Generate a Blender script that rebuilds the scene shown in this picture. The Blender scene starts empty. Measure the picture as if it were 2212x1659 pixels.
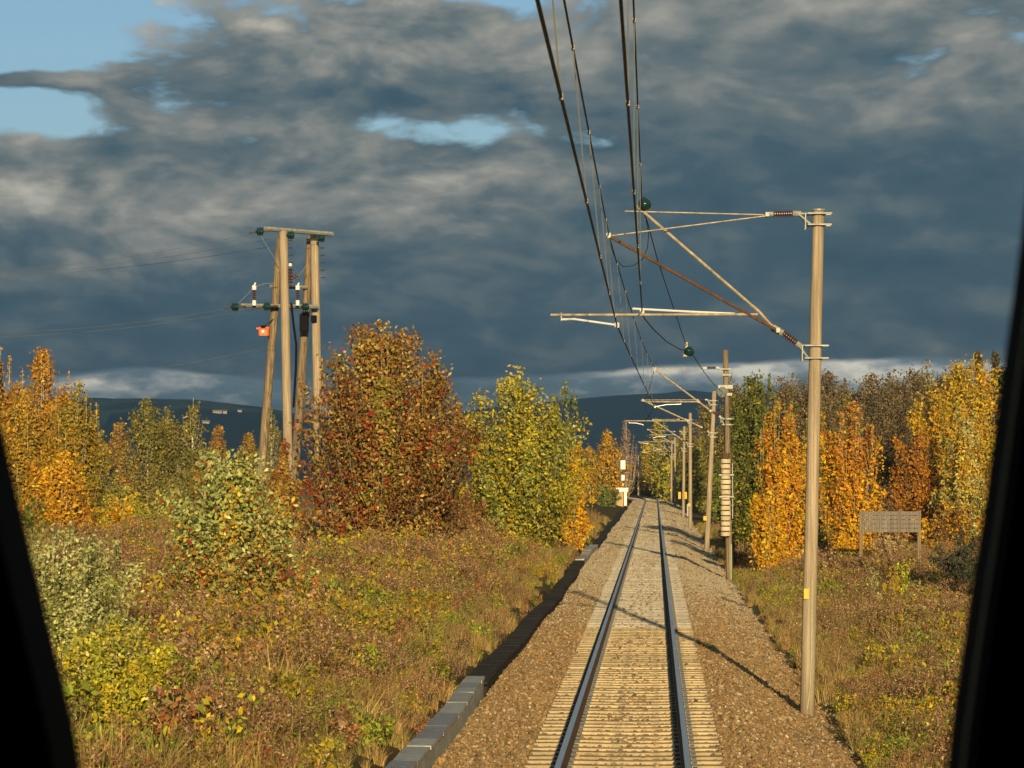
import bpy, math, random
import numpy as np
from mathutils import Vector

# ------------------------------------------------------------------ camera frame
F = 6500.0; CX = 1106.0; HY = 1020.0; PW = 2212.0; PH = 1659.0      # photo measured at 2212 x 1659
YAW = math.radians(2.72)
CAM = np.array([0.37, 0.0, 3.4])
FWD = np.array([-math.sin(YAW), math.cos(YAW), 0.0]); RGT = np.array([math.cos(YAW), math.sin(YAW), 0.0])
UP = np.array([0.0, 0.0, 1.0])
def W(px, py, Z):
    return CAM + Z * (FWD + RGT * (px - CX) / F + UP * (HY - py) / F)

scn = bpy.context.scene
col = scn.collection
cam_d = bpy.data.cameras.new('camera'); cam = bpy.data.objects.new('camera', cam_d); col.objects.link(cam)
cam.location = CAM; cam.rotation_euler = (math.pi / 2, 0, YAW)
cam_d.sensor_width = 36; cam_d.lens = 36 * F / PW; cam_d.shift_y = (HY - PH / 2) / PW
cam_d.clip_start = 0.05; cam_d.clip_end = 60000
cam_d.dof.use_dof = True; cam_d.dof.focus_distance = 95; cam_d.dof.aperture_fstop = 13
scn.camera = cam
cy = scn.cycles; cy.max_bounces = 4; cy.diffuse_bounces = 2; cy.glossy_bounces = 2; cy.transmission_bounces = 2; cy.volume_bounces = 0; cy.transparent_max_bounces = 4
cy.caustics_reflective = False; cy.caustics_refractive = False
scn.view_settings.view_transform = 'Standard'; scn.view_settings.look = 'None'
scn.view_settings.exposure = 0.40; scn.view_settings.gamma = 1.0

SUN_EL = math.radians(11.0); SUN_AZ = math.radians(7.3)             # low sun behind the camera, a little to the right
SUN_DIR = Vector((math.sin(SUN_AZ) * math.cos(SUN_EL), -math.cos(SUN_AZ) * math.cos(SUN_EL), math.sin(SUN_EL)))
sun_d = bpy.data.lights.new('sun', 'SUN'); sun = bpy.data.objects.new('sun', sun_d); col.objects.link(sun)
sun_d.energy = 5.0; sun_d.angle = math.radians(0.5); sun_d.color = (1.0, 0.77, 0.43)
sun.rotation_euler = SUN_DIR.to_track_quat('Z', 'Y').to_euler()
sun.location = (20, -60, 40)

# ------------------------------------------------------------------ node helpers
class NT:
    def __init__(s, tree): s.t = tree; s.n = tree.nodes; s.l = tree.links
    def node(s, typ, **kw):
        n = s.n.new(typ)
        for k, v in kw.items(): setattr(n, k, v)
        return n
    def put(s, sock, v):
        if isinstance(v, bpy.types.NodeSocket): s.l.new(v, sock)
        elif v is not None: sock.default_value = v
    def m(s, op, a, b=None, c=None, clamp=False):
        n = s.node('ShaderNodeMath', operation=op, use_clamp=clamp)
        for i, v in enumerate((a, b, c)): s.put(n.inputs[i], v)
        return n.outputs[0]
    def vm(s, op, a, b=None):
        n = s.node('ShaderNodeVectorMath', operation=op)
        s.put(n.inputs[0], a)
        if b is not None: s.put(n.inputs[3] if op == 'SCALE' else n.inputs[1], b)
        return n.outputs['Value'] if op == 'DOT_PRODUCT' else n.outputs[0]
    def noise(s, vec, scale, detail=4, rough=0.5, dist=0.0, out='Fac'):
        n = s.node('ShaderNodeTexNoise'); s.put(n.inputs['Vector'], vec)
        n.inputs['Scale'].default_value = scale; n.inputs['Detail'].default_value = detail
        n.inputs['Roughness'].default_value = rough; n.inputs['Distortion'].default_value = dist
        return n.outputs[out]
    def ss(s, v, a, b):
        n = s.node('ShaderNodeMapRange', interpolation_type='SMOOTHSTEP'); s.put(n.inputs[0], v)
        n.inputs[1].default_value = a; n.inputs[2].default_value = b
        return n.outputs[0]
    def mix(s, f, a, b, blend='MIX'):
        n = s.node('ShaderNodeMix', data_type='RGBA', blend_type=blend)
        s.put(n.inputs[0], f); s.put(n.inputs[6], c4(a)); s.put(n.inputs[7], c4(b))
        return n.outputs[2]
    def ramp(s, f, stops):
        n = s.node('ShaderNodeValToRGB'); s.put(n.inputs[0], f); e = n.color_ramp.elements
        while len(e) < len(stops): e.new(0.5)
        for i, (p, c) in enumerate(stops): e[i].position = p; e[i].color = c4(c)
        return n.outputs[0]
    def mapv(s, vec, scale=(1, 1, 1), loc=(0, 0, 0), rot=(0, 0, 0)):
        n = s.node('ShaderNodeMapping'); s.put(n.inputs[0], vec)
        n.inputs['Scale'].default_value = scale; n.inputs['Location'].default_value = loc; n.inputs['Rotation'].default_value = rot
        return n.outputs[0]
def c4(c):
    if isinstance(c, bpy.types.NodeSocket) or c is None: return c
    return (c[0], c[1], c[2], 1.0)

# ------------------------------------------------------------------ sky
def build_world():
    w = bpy.data.worlds.new('World'); scn.world = w; w.use_nodes = True
    w.cycles.sampling_method = 'MANUAL'; w.cycles.sample_map_resolution = 256
    t = NT(w.node_tree); t.n.clear()
    sky = t.node('ShaderNodeTexSky', sky_type='NISHITA', sun_disc=False)
    sky.sun_elevation = SUN_EL; sky.sun_rotation = math.pi - SUN_AZ
    sky.air_density = 1.0; sky.dust_density = 0.3; sky.ozone_density = 3.0
    d = t.vm('NORMALIZE', t.node('ShaderNodeTexCoord').outputs['Generated'])
    sx = t.vm('DOT_PRODUCT', d, tuple(RGT)); fy = t.vm('DOT_PRODUCT', d, tuple(FWD))
    sep = t.node('ShaderNodeSeparateXYZ'); t.put(sep.inputs[0], d); sz = sep.outputs[2]
    front = t.ss(fy, 0.0, 0.5)
    def blob(px, py, rx, ry):                         # a soft patch of the sky, given as a direction
        a = t.m('DIVIDE', t.m('SUBTRACT', sx, (px - CX) / F), rx / F)
        b = t.m('DIVIDE', t.m('SUBTRACT', sz, (HY - py) / F), ry / F)
        q = t.m('ADD', t.m('MULTIPLY', a, a), t.m('MULTIPLY', b, b))
        return t.m('MULTIPLY', t.m('EXPONENT', t.m('MULTIPLY', q, -1.0)), front)
    def total(lst):
        o = None
        for (px, py, rx, ry, k) in lst:
            v = t.m('MULTIPLY', blob(px, py, rx, ry), k); o = v if o is None else t.m('ADD', o, v)
        return o
    P = t.mapv(d, (1, 1, 2.0))
    wv = t.node('ShaderNodeTexNoise'); t.put(wv.inputs['Vector'], P); wv.inputs['Scale'].default_value = 13; wv.inputs['Detail'].default_value = 1
    Q = t.vm('ADD', P, t.vm('SCALE', t.vm('SUBTRACT', wv.outputs['Color'], (0.5, 0.5, 0.5)), 0.03))
    n_big = t.noise(Q, 19, 5, 0.54); n_up = t.noise(t.mapv(Q, (1, 1, 1), (0.0, 0.0, 0.016)), 19, 3, 0.50)
    n_mid = t.noise(t.mapv(Q, (1, 1, 1.25)), 58, 4, 0.55)
    right = t.ss(sx, (1000 - CX) / F, (1500 - CX) / F)
    def prof(stops):                                  # a value against height above the horizon, stops as (photo row, value)
        return t.ramp(t.m('DIVIDE', sz, 0.20), [((HY - y) / F / 0.20, (v, v, v)) for y, v in reversed(stops)])
    # how much cloud: open sky top left and in a broken band under the big cloud
    bias = total([(60, 60, 380, 120, -0.42), (110, 262, 190, 50, -0.26), (760, 282, 420, 32, -0.17), (1040, 275, 160, 30, -0.12), (1020, 5, 200, 20, -0.25), (70, 192, 180, 18, 0.26), (640, 130, 330, 70, 0.10)])
    lbase = t.m('SUBTRACT', t.mix(right, prof([(-280, .5), (0, .68), (110, .60), (215, .38), (300, .58), (420, .70), (520, .52), (620, .36), (720, .27), (800, .28)]), prof([(-280, .5), (0, .70), (130, .58), (260, .42), (420, .30), (560, .27), (640, .34), (700, .30), (760, .34), (800, .35)])), 0.0)
    cov = t.m('ADD', t.m('ADD', n_big, t.m('MULTIPLY', t.m('SUBTRACT', n_mid, 0.5), 0.42)), t.m('ADD', bias, t.m('ADD', t.m('MULTIPLY', right, 0.12), prof([(-280, .12), (200, .13), (235, .06), (300, .08), (350, .22), (420, .30)]))))
    mask = t.ss(cov, 0.37, 0.55)
    # light on the cloud: tops thinner than what lies under them catch the sun
    L = t.m('ADD', lbase, t.m('MULTIPLY', t.m('SUBTRACT', n_big, n_up), 1.15))
    amp = t.m('SUBTRACT', 0.75, t.m('MULTIPLY', right, 0.30))
    L = t.m('ADD', L, t.m('MULTIPLY', t.m('SUBTRACT', n_mid, 0.5), amp))
    ccol = t.ramp(L, [(0.0, (0.033, 0.070, 0.098)), (0.30, (0.052, 0.093, 0.118)), (0.52, (0.112, 0.142, 0.148)), (0.74, (0.245, 0.245, 0.220)), (1.0, (0.46, 0.44, 0.37))])
    # the pale clear strip under the edge of the cloud deck, low on the horizon
    low = t.noise(t.mapv(d, (1, 1, 2.6)), 48, 4, 0.55)
    edge = t.m('ADD', sz, t.m('ADD', t.m('MULTIPLY', t.m('SUBTRACT', low, 0.5), 0.006), total([(1850, 790, 560, 90, -0.0075), (330, 815, 170, 60, -0.0045)])))
    strip = t.m('SUBTRACT', 1.0, t.ss(edge, 0.0290, 0.0315))
    lowb = total([(1420, 800, 200, 14, 0.36), (1900, 812, 360, 42, 0.30), (300, 832, 200, 24, 0.22)])
    lowcol = t.ramp(t.m('ADD', low, t.m('SUBTRACT', lowb, 0.04)), [(0.30, (0.090, 0.150, 0.185)), (0.52, (0.165, 0.235, 0.265)), (0.66, (0.48, 0.50, 0.47)), (0.80, (1.05, 0.98, 0.78))])
    cloud = t.mix(strip, ccol, lowcol)
    mask = t.m('MAXIMUM', mask, strip)
    b1 = t.node('ShaderNodeBackground'); t.put(b1.inputs[0], sky.outputs[0]); b1.inputs[1].default_value = 0.085
    b2 = t.node('ShaderNodeBackground'); t.put(b2.inputs[0], cloud); b2.inputs[1].default_value = 1.0
    mx = t.node('ShaderNodeMixShader'); t.put(mx.inputs[0], mask); t.l.new(b1.outputs[0], mx.inputs[1]); t.l.new(b2.outputs[0], mx.inputs[2])
    t.l.new(mx.outputs[0], t.node('ShaderNodeOutputWorld').inputs[0])
build_world()

# ------------------------------------------------------------------ mesh helpers
rng = np.random.default_rng(11)
class MB:
    """collects verts / faces (with a material index) for one mesh"""
    def __init__(s): s.v = []; s.f = []; s.mi = []
    def add(s, vs, fs, mi=0):
        o = len(s.v); s.v += [tuple(map(float, v)) for v in vs]
        s.f += [tuple(i + o for i in f) for f in fs]; s.mi += [mi] * len(fs); return s
    def box(s, c, size, rz=0.0, mi=0, bev=0.0):
        c = np.array(c, float); h = np.array(size, float) / 2
        ca, sa = math.cos(rz), math.sin(rz)
        if bev > 0:                                    # bevelled along the vertical edges and the top
            b = bev
            ring = [(-h[0] + b, -h[1]), (h[0] - b, -h[1]), (h[0], -h[1] + b), (h[0], h[1] - b), (h[0] - b, h[1]), (-h[0] + b, h[1]), (-h[0], h[1] - b), (-h[0], -h[1] + b)]
            levels = [(1.0, -h[2]), (1.0, h[2] - b), (1 - b / min(h[0], h[1]) * 0.8, h[2])]
            vs = []
            for k, z in levels:
                for x, y in ring: vs.append((x * k, y * k, z))
            fs = [tuple(reversed(range(8))), tuple(range(16, 24))]
            for l in range(2):
                for i in range(8): j = (i + 1) % 8; fs.append((l * 8 + i, l * 8 + j, l * 8 + 8 + j, l * 8 + 8 + i))
        else:
            vs = [(sx * h[0], sy * h[1], sz * h[2]) for sz in (-1, 1) for sx, sy in ((-1, -1), (1, -1), (1, 1), (-1, 1))]
            fs = [(3, 2, 1, 0), (4, 5, 6, 7), (0, 1, 5, 4), (1, 2, 6, 5), (2, 3, 7, 6), (3, 0, 4, 7)]
        vs = [(c[0] + x * ca - y * sa, c[1] + x * sa + y * ca, c[2] + z) for x, y, z in vs]
        return s.add(vs, fs, mi)
    def tube(s, pts, r, n=8, mi=0, cap=True):
        P = [np.array(p, float) for p in pts]; m = len(P)
        R = [r] * m if np.isscalar(r) else list(r)
        up = None; vs = []
        for i in range(m):
            a = P[max(i - 1, 0)]; b = P[min(i + 1, m - 1)]
            t = b - a; t /= (np.linalg.norm(t) + 1e-12)
            if up is None:
                up = np.array([0, 0, 1.0]) if abs(t[2]) < 0.9 else np.array([1.0, 0, 0])
            u = up - t * np.dot(up, t); u /= np.linalg.norm(u); w = np.cross(t, u); up = u
            for k in range(n):
                a_ = 2 * math.pi * k / n; vs.append(P[i] + R[i] * (math.cos(a_) * u + math.sin(a_) * w))
        fs = []
        for i in range(m - 1):
            for k in range(n): j = (k + 1) % n; fs.append((i * n + k, i * n + j, (i + 1) * n + j, (i + 1) * n + k))
        if cap: fs += [tuple(reversed(range(n))), tuple(range((m - 1) * n, m * n))]
        return s.add(vs, fs, mi)
    def prism(s, poly, z0, z1, mi=0):                  # poly as (x, y) points, counter-clockwise
        n = len(poly); vs = [(x, y, z0) for x, y in poly] + [(x, y, z1) for x, y in poly]
        fs = [tuple(reversed(range(n))), tuple(range(n, 2 * n))] + [(i, (i + 1) % n, n + (i + 1) % n, n + i) for i in range(n)]
        return s.add(vs, fs, mi)
    def mesh(s, name, mats, smooth=False):
        me = bpy.data.meshes.new(name); me.from_pydata(s.v, [], s.f)
        for m_ in (mats if isinstance(mats, (list, tuple)) else [mats]): me.materials.append(m_)
        me.polygons.foreach_set('material_index', s.mi)
        if smooth: me.polygons.foreach_set('use_smooth', [True] * len(s.f))
        me.update(); return me
    def build(s, name, mats, parent=None, smooth=False):
        return link(name, s.mesh(name, mats, smooth), parent)
def link(name, me, parent=None):
    o = bpy.data.objects.new(name, me); col.objects.link(o)
    if parent is not None:
        o.parent = parent
    return o
def tag(o, label=None, cat=None, group=None, kind=None):
    if label: o['label'] = label
    if cat: o['category'] = cat
    if group: o['group'] = group
    if kind: o['kind'] = kind
    return o
def thing(name, label, cat, loc=(0, 0, 0), group=None):
    o = bpy.data.objects.new(name, None); col.objects.link(o); o.location = [float(x) for x in loc]
    o.empty_display_size = 0.3
    return tag(o, label, cat, group)
class Sub:
    """builds the parts of a thing in world coordinates, relative to the thing's own base"""
    def __init__(s, root): s.root = root; s.o = np.array(root.location)
    def __call__(s, name, mb, mats, parent=None, smooth=False, label=None):
        m2 = MB(); m2.v = [(v[0] - s.o[0], v[1] - s.o[1], v[2] - s.o[2]) for v in mb.v]; m2.f = mb.f; m2.mi = mb.mi
        o = m2.build(name, mats, parent or s.root, smooth)
        if label: o['label'] = label
        return o
def quads_mesh(name, V, colr, mat, smooth=False):
    """V: (n,4,3) quads; colr: (n,3) one colour a quad"""
    n = len(V); me = bpy.data.meshes.new(name)
    me.vertices.add(4 * n); me.vertices.foreach_set('co', V.reshape(-1).astype(np.float32))
    me.loops.add(4 * n); me.loops.foreach_set('vertex_index', np.arange(4 * n, dtype=np.int32))
    me.polygons.add(n); me.polygons.foreach_set('loop_start', np.arange(0, 4 * n, 4, dtype=np.int32))
    me.polygons.foreach_set('loop_total', np.full(n, 4, dtype=np.int32))
    a = me.color_attributes.new('Col', 'FLOAT_COLOR', 'POINT')
    c = np.ones((4 * n, 4), np.float32); c[:, :3] = np.repeat(colr, 4, axis=0); a.data.foreach_set('color', c.reshape(-1))
    me.materials.append(mat); me.update(calc_edges=True); return me
def hash2(ix, iy, seed):
    h = (ix.astype(np.int64) * 374761393 + iy.astype(np.int64) * 668265263 + seed * 974711) & 0x7fffffff
    h = ((h ^ (h >> 13)) * 1274126177) & 0x7fffffff
    return ((h ^ (h >> 16)) & 0xffff) / 65535.0
def vnoise(x, y, s, seed=0):
    x = np.asarray(x, float) / s; y = np.asarray(y, float) / s
    ix = np.floor(x); iy = np.floor(y); fx = x - ix; fy = y - iy
    fx = fx * fx * (3 - 2 * fx); fy = fy * fy * (3 - 2 * fy)
    a = hash2(ix, iy, seed); b = hash2(ix + 1, iy, seed); c = hash2(ix, iy + 1, seed); d = hash2(ix + 1, iy + 1, seed)
    return a * (1 - fx) * (1 - fy) + b * fx * (1 - fy) + c * (1 - fx) * fy + d * fx * fy

# ------------------------------------------------------------------ materials
def mat(name):
    m = bpy.data.materials.new(name); m.use_nodes = True; t = NT(m.node_tree); t.n.clear()
    b = t.node('ShaderNodeBsdfPrincipled'); t.l.new(b.outputs[0], t.node('ShaderNodeOutputMaterial').inputs[0])
    return m, t, b
def simple(name, c, rough=0.7, metal=0.0, var=0.25, scale=6.0, bump=0.0, stretch=(1, 1, 1), spec=0.4, rnd=0.0):
    m, t, b = mat(name); co = t.mapv(t.node('ShaderNodeTexCoord').outputs['Object'], stretch)
    n = t.noise(co, scale, 6, 0.6)
    lo = tuple(x * (1 - var) for x in c); hi = tuple(min(x * (1 + var), 1) for x in c)
    c = t.ramp(n, [(0.3, lo), (0.7, hi)])
    if rnd:                                             # every piece a little different, as wear leaves them
        hs = t.node('ShaderNodeHueSaturation'); t.put(hs.inputs['Color'], c); t.put(hs.inputs['Value'], t.m('ADD', t.m('MULTIPLY', t.node('ShaderNodeObjectInfo').outputs['Random'], rnd), 1 - rnd / 2)); c = hs.outputs[0]
    t.put(b.inputs['Base Color'], c)
    b.inputs['Roughness'].default_value = rough; b.inputs['Metallic'].default_value = metal; b.inputs['Specular IOR Level'].default_value = spec
    if bump:
        bp = t.node('ShaderNodeBump'); bp.inputs['Strength'].default_value = bump; bp.inputs['Distance'].default_value = 0.02
        t.put(bp.inputs['Height'], t.noise(co, scale * 3, 5, 0.6)); t.l.new(bp.outputs[0], b.inputs['Normal'])
    return m
def leaf_mat(name, trans=0.25, rough=0.6, jitter=0.0):
    m, t, b = mat(name); a = t.node('ShaderNodeAttribute', attribute_name='Col')
    c = a.outputs['Color']
    if jitter:
        r = t.node('ShaderNodeObjectInfo').outputs['Random']
        hs = t.node('ShaderNodeHueSaturation'); t.put(hs.inputs['Color'], c)
        t.put(hs.inputs['Value'], t.m('ADD', t.m('MULTIPLY', r, jitter), 1 - jitter / 2))
        t.put(hs.inputs['Hue'], t.m('ADD', t.m('MULTIPLY', t.m('FRACT', t.m('MULTIPLY', r, 7.31)), 0.03), 0.485))
        c = hs.outputs[0]
    t.put(b.inputs['Base Color'], c); b.inputs['Roughness'].default_value = rough; b.inputs['Specular IOR Level'].default_value = 0.25
    tr = t.node('ShaderNodeBsdfTranslucent'); t.put(tr.inputs[0], c)
    mx = t.node('ShaderNodeMixShader'); mx.inputs[0].default_value = trans
    t.l.new(b.outputs[0], mx.inputs[1]); t.l.new(tr.outputs[0], mx.inputs[2])
    out = [n for n in t.n if n.type == 'OUTPUT_MATERIAL'][0]; t.l.new(mx.outputs[0], out.inputs[0])
    return m
def wood_mat(name, c, dark, grain=1.0):
    m, t, b = mat(name); co = t.node('ShaderNodeTexCoord').outputs['Object']
    g = t.noise(t.mapv(co, (26 * grain, 26 * grain, 0.7)), 1.0, 7, 0.65)
    st = t.noise(t.mapv(co, (5, 5, 0.35)), 1.3, 4, 0.6)
    cr = t.ss(t.noise(t.mapv(co, (40, 40, 0.35)), 1.0, 3, 0.5), 0.66, 0.72)
    c1 = t.mix(t.ss(g, 0.3, 0.72), dark, c)
    c2 = t.mix(t.m('MULTIPLY', t.ss(st, 0.45, 0.75), 0.45), c1, tuple(x * 0.45 for x in c))
    c3 = t.mix(t.m('MULTIPLY', cr, 0.8), c2, tuple(x * 0.12 for x in c))
    t.put(b.inputs['Base Color'], c3); b.inputs['Roughness'].default_value = 0.85; b.inputs['Specular IOR Level'].default_value = 0.2
    bp = t.node('ShaderNodeBump'); bp.inputs['Strength'].default_value = 0.5; bp.inputs['Distance'].default_value = 0.01
    t.put(bp.inputs['Height'], g); t.l.new(bp.outputs[0], b.inputs['Normal'])
    return m
M = {}
M['pole'] = wood_mat('weathered pole wood', (0.50, 0.40, 0.275), (0.25, 0.19, 0.125))
M['pole_dark'] = wood_mat('tarred pole wood', (0.36, 0.27, 0.165), (0.09, 0.065, 0.042))
M['board'] = wood_mat('grey weathered board', (0.28, 0.25, 0.20), (0.11, 0.095, 0.08))
M['galv'] = simple('galvanised steel', (0.32, 0.325, 0.29), 0.55, 0.3, 0.3, 8)
M['galv_rust'] = simple('galvanised tube with rust', (0.40, 0.32, 0.20), 0.6, 0.2, 0.45, 9)
M['rust'] = simple('rusted steel', (0.105, 0.056, 0.028), 0.85, 0.1, 0.4, 11)
M['alu'] = simple('aluminium arm', (0.82, 0.80, 0.76), 0.4, 0.3, 0.08, 5)
M['porcelain'] = simple('brown glazed porcelain', (0.075, 0.025, 0.016), 0.18, 0, 0.2, 5, spec=0.6)
M['green_glass'] = simple('dark green glass', (0.006, 0.030, 0.030), 0.06, 0, 0.2, 5, spec=0.8)
M['wire'] = simple('dark wire', (0.022, 0.019, 0.015), 0.55, 0.2, 0.3, 3)
M['wire_light'] = simple('dropper wire', (0.20, 0.20, 0.17), 0.6, 0.2, 0.2, 3)
M['tag'] = simple('yellow plate', (0.80, 0.42, 0.01), 0.5, 0, 0.08, 6)
M['orange'] = simple('orange plastic', (0.80, 0.12, 0.01), 0.4, 0, 0.08, 6)
M['black'] = simple('black fitting', (0.008, 0.008, 0.008), 0.8, 0, 0.2, 6, spec=0.1)
M['concrete_new'] = simple('pale concrete', (0.44, 0.39, 0.31), 0.9, 0, 0.16, 7, 0.3, rnd=0.3)
M['concrete'] = simple('stained concrete', (0.46, 0.355, 0.20), 0.9, 0, 0.30, 9, 0.3, rnd=0.45)
M['weight'] = simple('cream cast weight', (0.60, 0.48, 0.31), 0.8, 0, 0.18, 6, 0.2, rnd=0.25)
M['lid'] = simple('damp grey concrete lid', (0.36, 0.345, 0.30), 0.42, 0, 0.28, 5, 0.3, spec=0.5, rnd=0.35)
M['lid_wet'] = simple('wet dark concrete lid', (0.19, 0.195, 0.20), 0.25, 0, 0.3, 5, 0.2, spec=0.7)
M['trough_side'] = simple('grey trough side', (0.38, 0.35, 0.28), 0.8, 0, 0.3, 4, 0.3)
M['shade_board'] = wood_mat('shade-blackened board', (0.045, 0.036, 0.026), (0.018, 0.014, 0.011))  # dark planks; the trench's deep shade is put into their near-black colour
M['white_paint'] = simple('white painted plate', (0.78, 0.77, 0.72), 0.5, 0, 0.06, 4)
M['dark_metal'] = simple('dark grey metal', (0.06, 0.065, 0.07), 0.5, 0.3, 0.2, 4)
M['tan_box'] = simple('tan cabinet', (0.50, 0.34, 0.15), 0.7, 0, 0.12, 4)
M['green_wire'] = simple('green earth wire', (0.42, 0.50, 0.30), 0.6, 0, 0.15, 4)
M['bark'] = simple('brown bark', (0.13, 0.09, 0.055), 0.9, 0, 0.4, 9, 0.4)
M['bark_grey'] = simple('grey aspen bark', (0.36, 0.33, 0.24), 0.9, 0, 0.3, 7, 0.4)
def birch_mat():
    m, t, b = mat('birch bark'); co = t.node('ShaderNodeTexCoord').outputs['Object']
    k = t.ss(t.noise(t.mapv(co, (3, 3, 9)), 1.3, 4, 0.6), 0.56, 0.64)
    t.put(b.inputs['Base Color'], t.mix(k, (0.62, 0.56, 0.46), (0.07, 0.05, 0.04))); b.inputs['Roughness'].default_value = 0.8
    return m
M['birch'] = birch_mat()
M['leaf'] = leaf_mat('leaf')
M['weed'] = leaf_mat('weed', 0.2, 0.75, 0.5)
M['berry'] = simple('red berries', (0.55, 0.02, 0.012), 0.4, 0, 0.3, 9)
M['cab'] = simple('black cab trim', (0.006, 0.006, 0.006), 0.8, 0, 0.1, 3, spec=0.05)
M['cab_strip'] = simple('dull metal strip', (0.75, 0.66, 0.42), 0.5, 0, 0.08, 3)
M['train_red'] = simple('red train paint', (0.30, 0.02, 0.02), 0.4, 0, 0.05, 1)
def steel_mat():
    m, t, b = mat('polished rail head'); n = t.noise(t.mapv(t.node('ShaderNodeTexCoord').outputs['Object'], (30, 0.8, 1)), 1, 3)
    t.put(b.inputs['Base Color'], t.ramp(n, [(0.3, (0.66, 0.74, 0.84)), (0.7, (0.80, 0.88, 0.96))]))
    b.inputs['Metallic'].default_value = 1.0; b.inputs['Roughness'].default_value = 0.30; return m
M['steel'] = steel_mat()
def stone_mat(pale=0.0):
    m, t, b = mat('pale ballast stone' if pale else 'ballast stone'); r = t.node('ShaderNodeObjectInfo').outputs['Random']
    c = t.ramp(r, [(0.0, (0.11, 0.072, 0.036)), (0.18, (0.24, 0.15, 0.062)), (0.42, (0.30, 0.215, 0.108)), (0.62, (0.21, 0.162, 0.095)), (0.80, (0.42, 0.225, 0.068)), (0.94, (0.44, 0.355, 0.215)), (1.0, (0.60, 0.50, 0.33))])
    n = t.noise(t.node('ShaderNodeTexCoord').outputs['Object'], 14, 4, 0.6)
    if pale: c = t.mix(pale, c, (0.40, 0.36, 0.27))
    t.put(b.inputs['Base Color'], t.mix(t.m('MULTIPLY', t.ss(n, 0.4, 0.75), 1.0 - pale), c, (0.16, 0.095, 0.04))); b.inputs['Roughness'].default_value = 0.9
    b.inputs['Specular IOR Level'].default_value = 0.2; return m
M['stone'] = stone_mat(); M['stone_pale'] = stone_mat(0.62)
def ballast_mat():
    m, t, b = mat('ballast bed'); co = t.node('ShaderNodeTexCoord').outputs['Object']
    v = t.node('ShaderNodeTexVoronoi'); t.put(v.inputs['Vector'], co); v.inputs['Scale'].default_value = 17
    sp = t.node('ShaderNodeSeparateColor'); t.put(sp.inputs[0], v.outputs['Color'])
    c = t.ramp(sp.outputs[0], [(0.0, (0.12, 0.08, 0.04)), (0.35, (0.26, 0.185, 0.10)), (0.65, (0.32, 0.25, 0.155)), (0.85, (0.36, 0.225, 0.10)), (1.0, (0.50, 0.42, 0.28))])
    big = t.noise(co, 0.35, 4, 0.6)
    sy = t.node('ShaderNodeSeparateXYZ'); t.put(sy.inputs[0], co)
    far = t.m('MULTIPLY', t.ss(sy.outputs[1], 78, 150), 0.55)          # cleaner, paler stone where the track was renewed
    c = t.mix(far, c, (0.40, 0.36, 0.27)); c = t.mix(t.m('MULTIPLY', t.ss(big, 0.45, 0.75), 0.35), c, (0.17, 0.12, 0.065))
    t.put(b.inputs['Base Color'], c); b.inputs['Roughness'].default_value = 0.95; b.inputs['Specular IOR Level'].default_value = 0.1
    bp = t.node('ShaderNodeBump'); bp.inputs['Strength'].default_value = 0.9; bp.inputs['Distance'].default_value = 0.03
    t.put(bp.inputs['Height'], v.outputs['Distance']); bp.invert = True; t.l.new(bp.outputs[0], b.inputs['Normal'])
    return m
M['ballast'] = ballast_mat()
def ground_mat():
    m, t, b = mat('rough autumn ground'); co = t.node('ShaderNodeTexCoord').outputs['Object']
    n1 = t.noise(co, 0.22, 6, 0.6); n2 = t.noise(co, 2.3, 6, 0.65)
    c = t.ramp(n1, [(0.3, (0.075, 0.05, 0.026)), (0.48, (0.12, 0.085, 0.04)), (0.62, (0.10, 0.10, 0.035)), (0.75, (0.17, 0.12, 0.06))])
    c = t.mix(t.m('MULTIPLY', t.ss(n2, 0.4, 0.7), 0.5), c, (0.05, 0.04, 0.02))
    sp = t.node('ShaderNodeSeparateXYZ'); t.put(sp.inputs[0], co)
    fld = t.m('MULTIPLY', t.ss(sp.outputs[1], 150, 190), t.m('SUBTRACT', 1.0, t.ss(sp.outputs[0], -24, -16)))
    c = t.mix(fld, c, t.ramp(t.noise(t.mapv(co, (1, .3, 1)), 0.05, 5, 0.6), [(0.35, (0.30, 0.21, 0.11)), (0.6, (0.24, 0.19, 0.08)), (0.75, (0.12, 0.13, 0.05))]))
    t.put(b.inputs['Base Color'], c); b.inputs['Roughness'].default_value = 1.0; b.inputs['Specular IOR Level'].default_value = 0.05
    bp = t.node('ShaderNodeBump'); bp.inputs['Strength'].default_value = 0.6; bp.inputs['Distance'].default_value = 0.1
    t.put(bp.inputs['Height'], n2); t.l.new(bp.outputs[0], b.inputs['Normal'])
    return m
M['ground'] = ground_mat()
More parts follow.
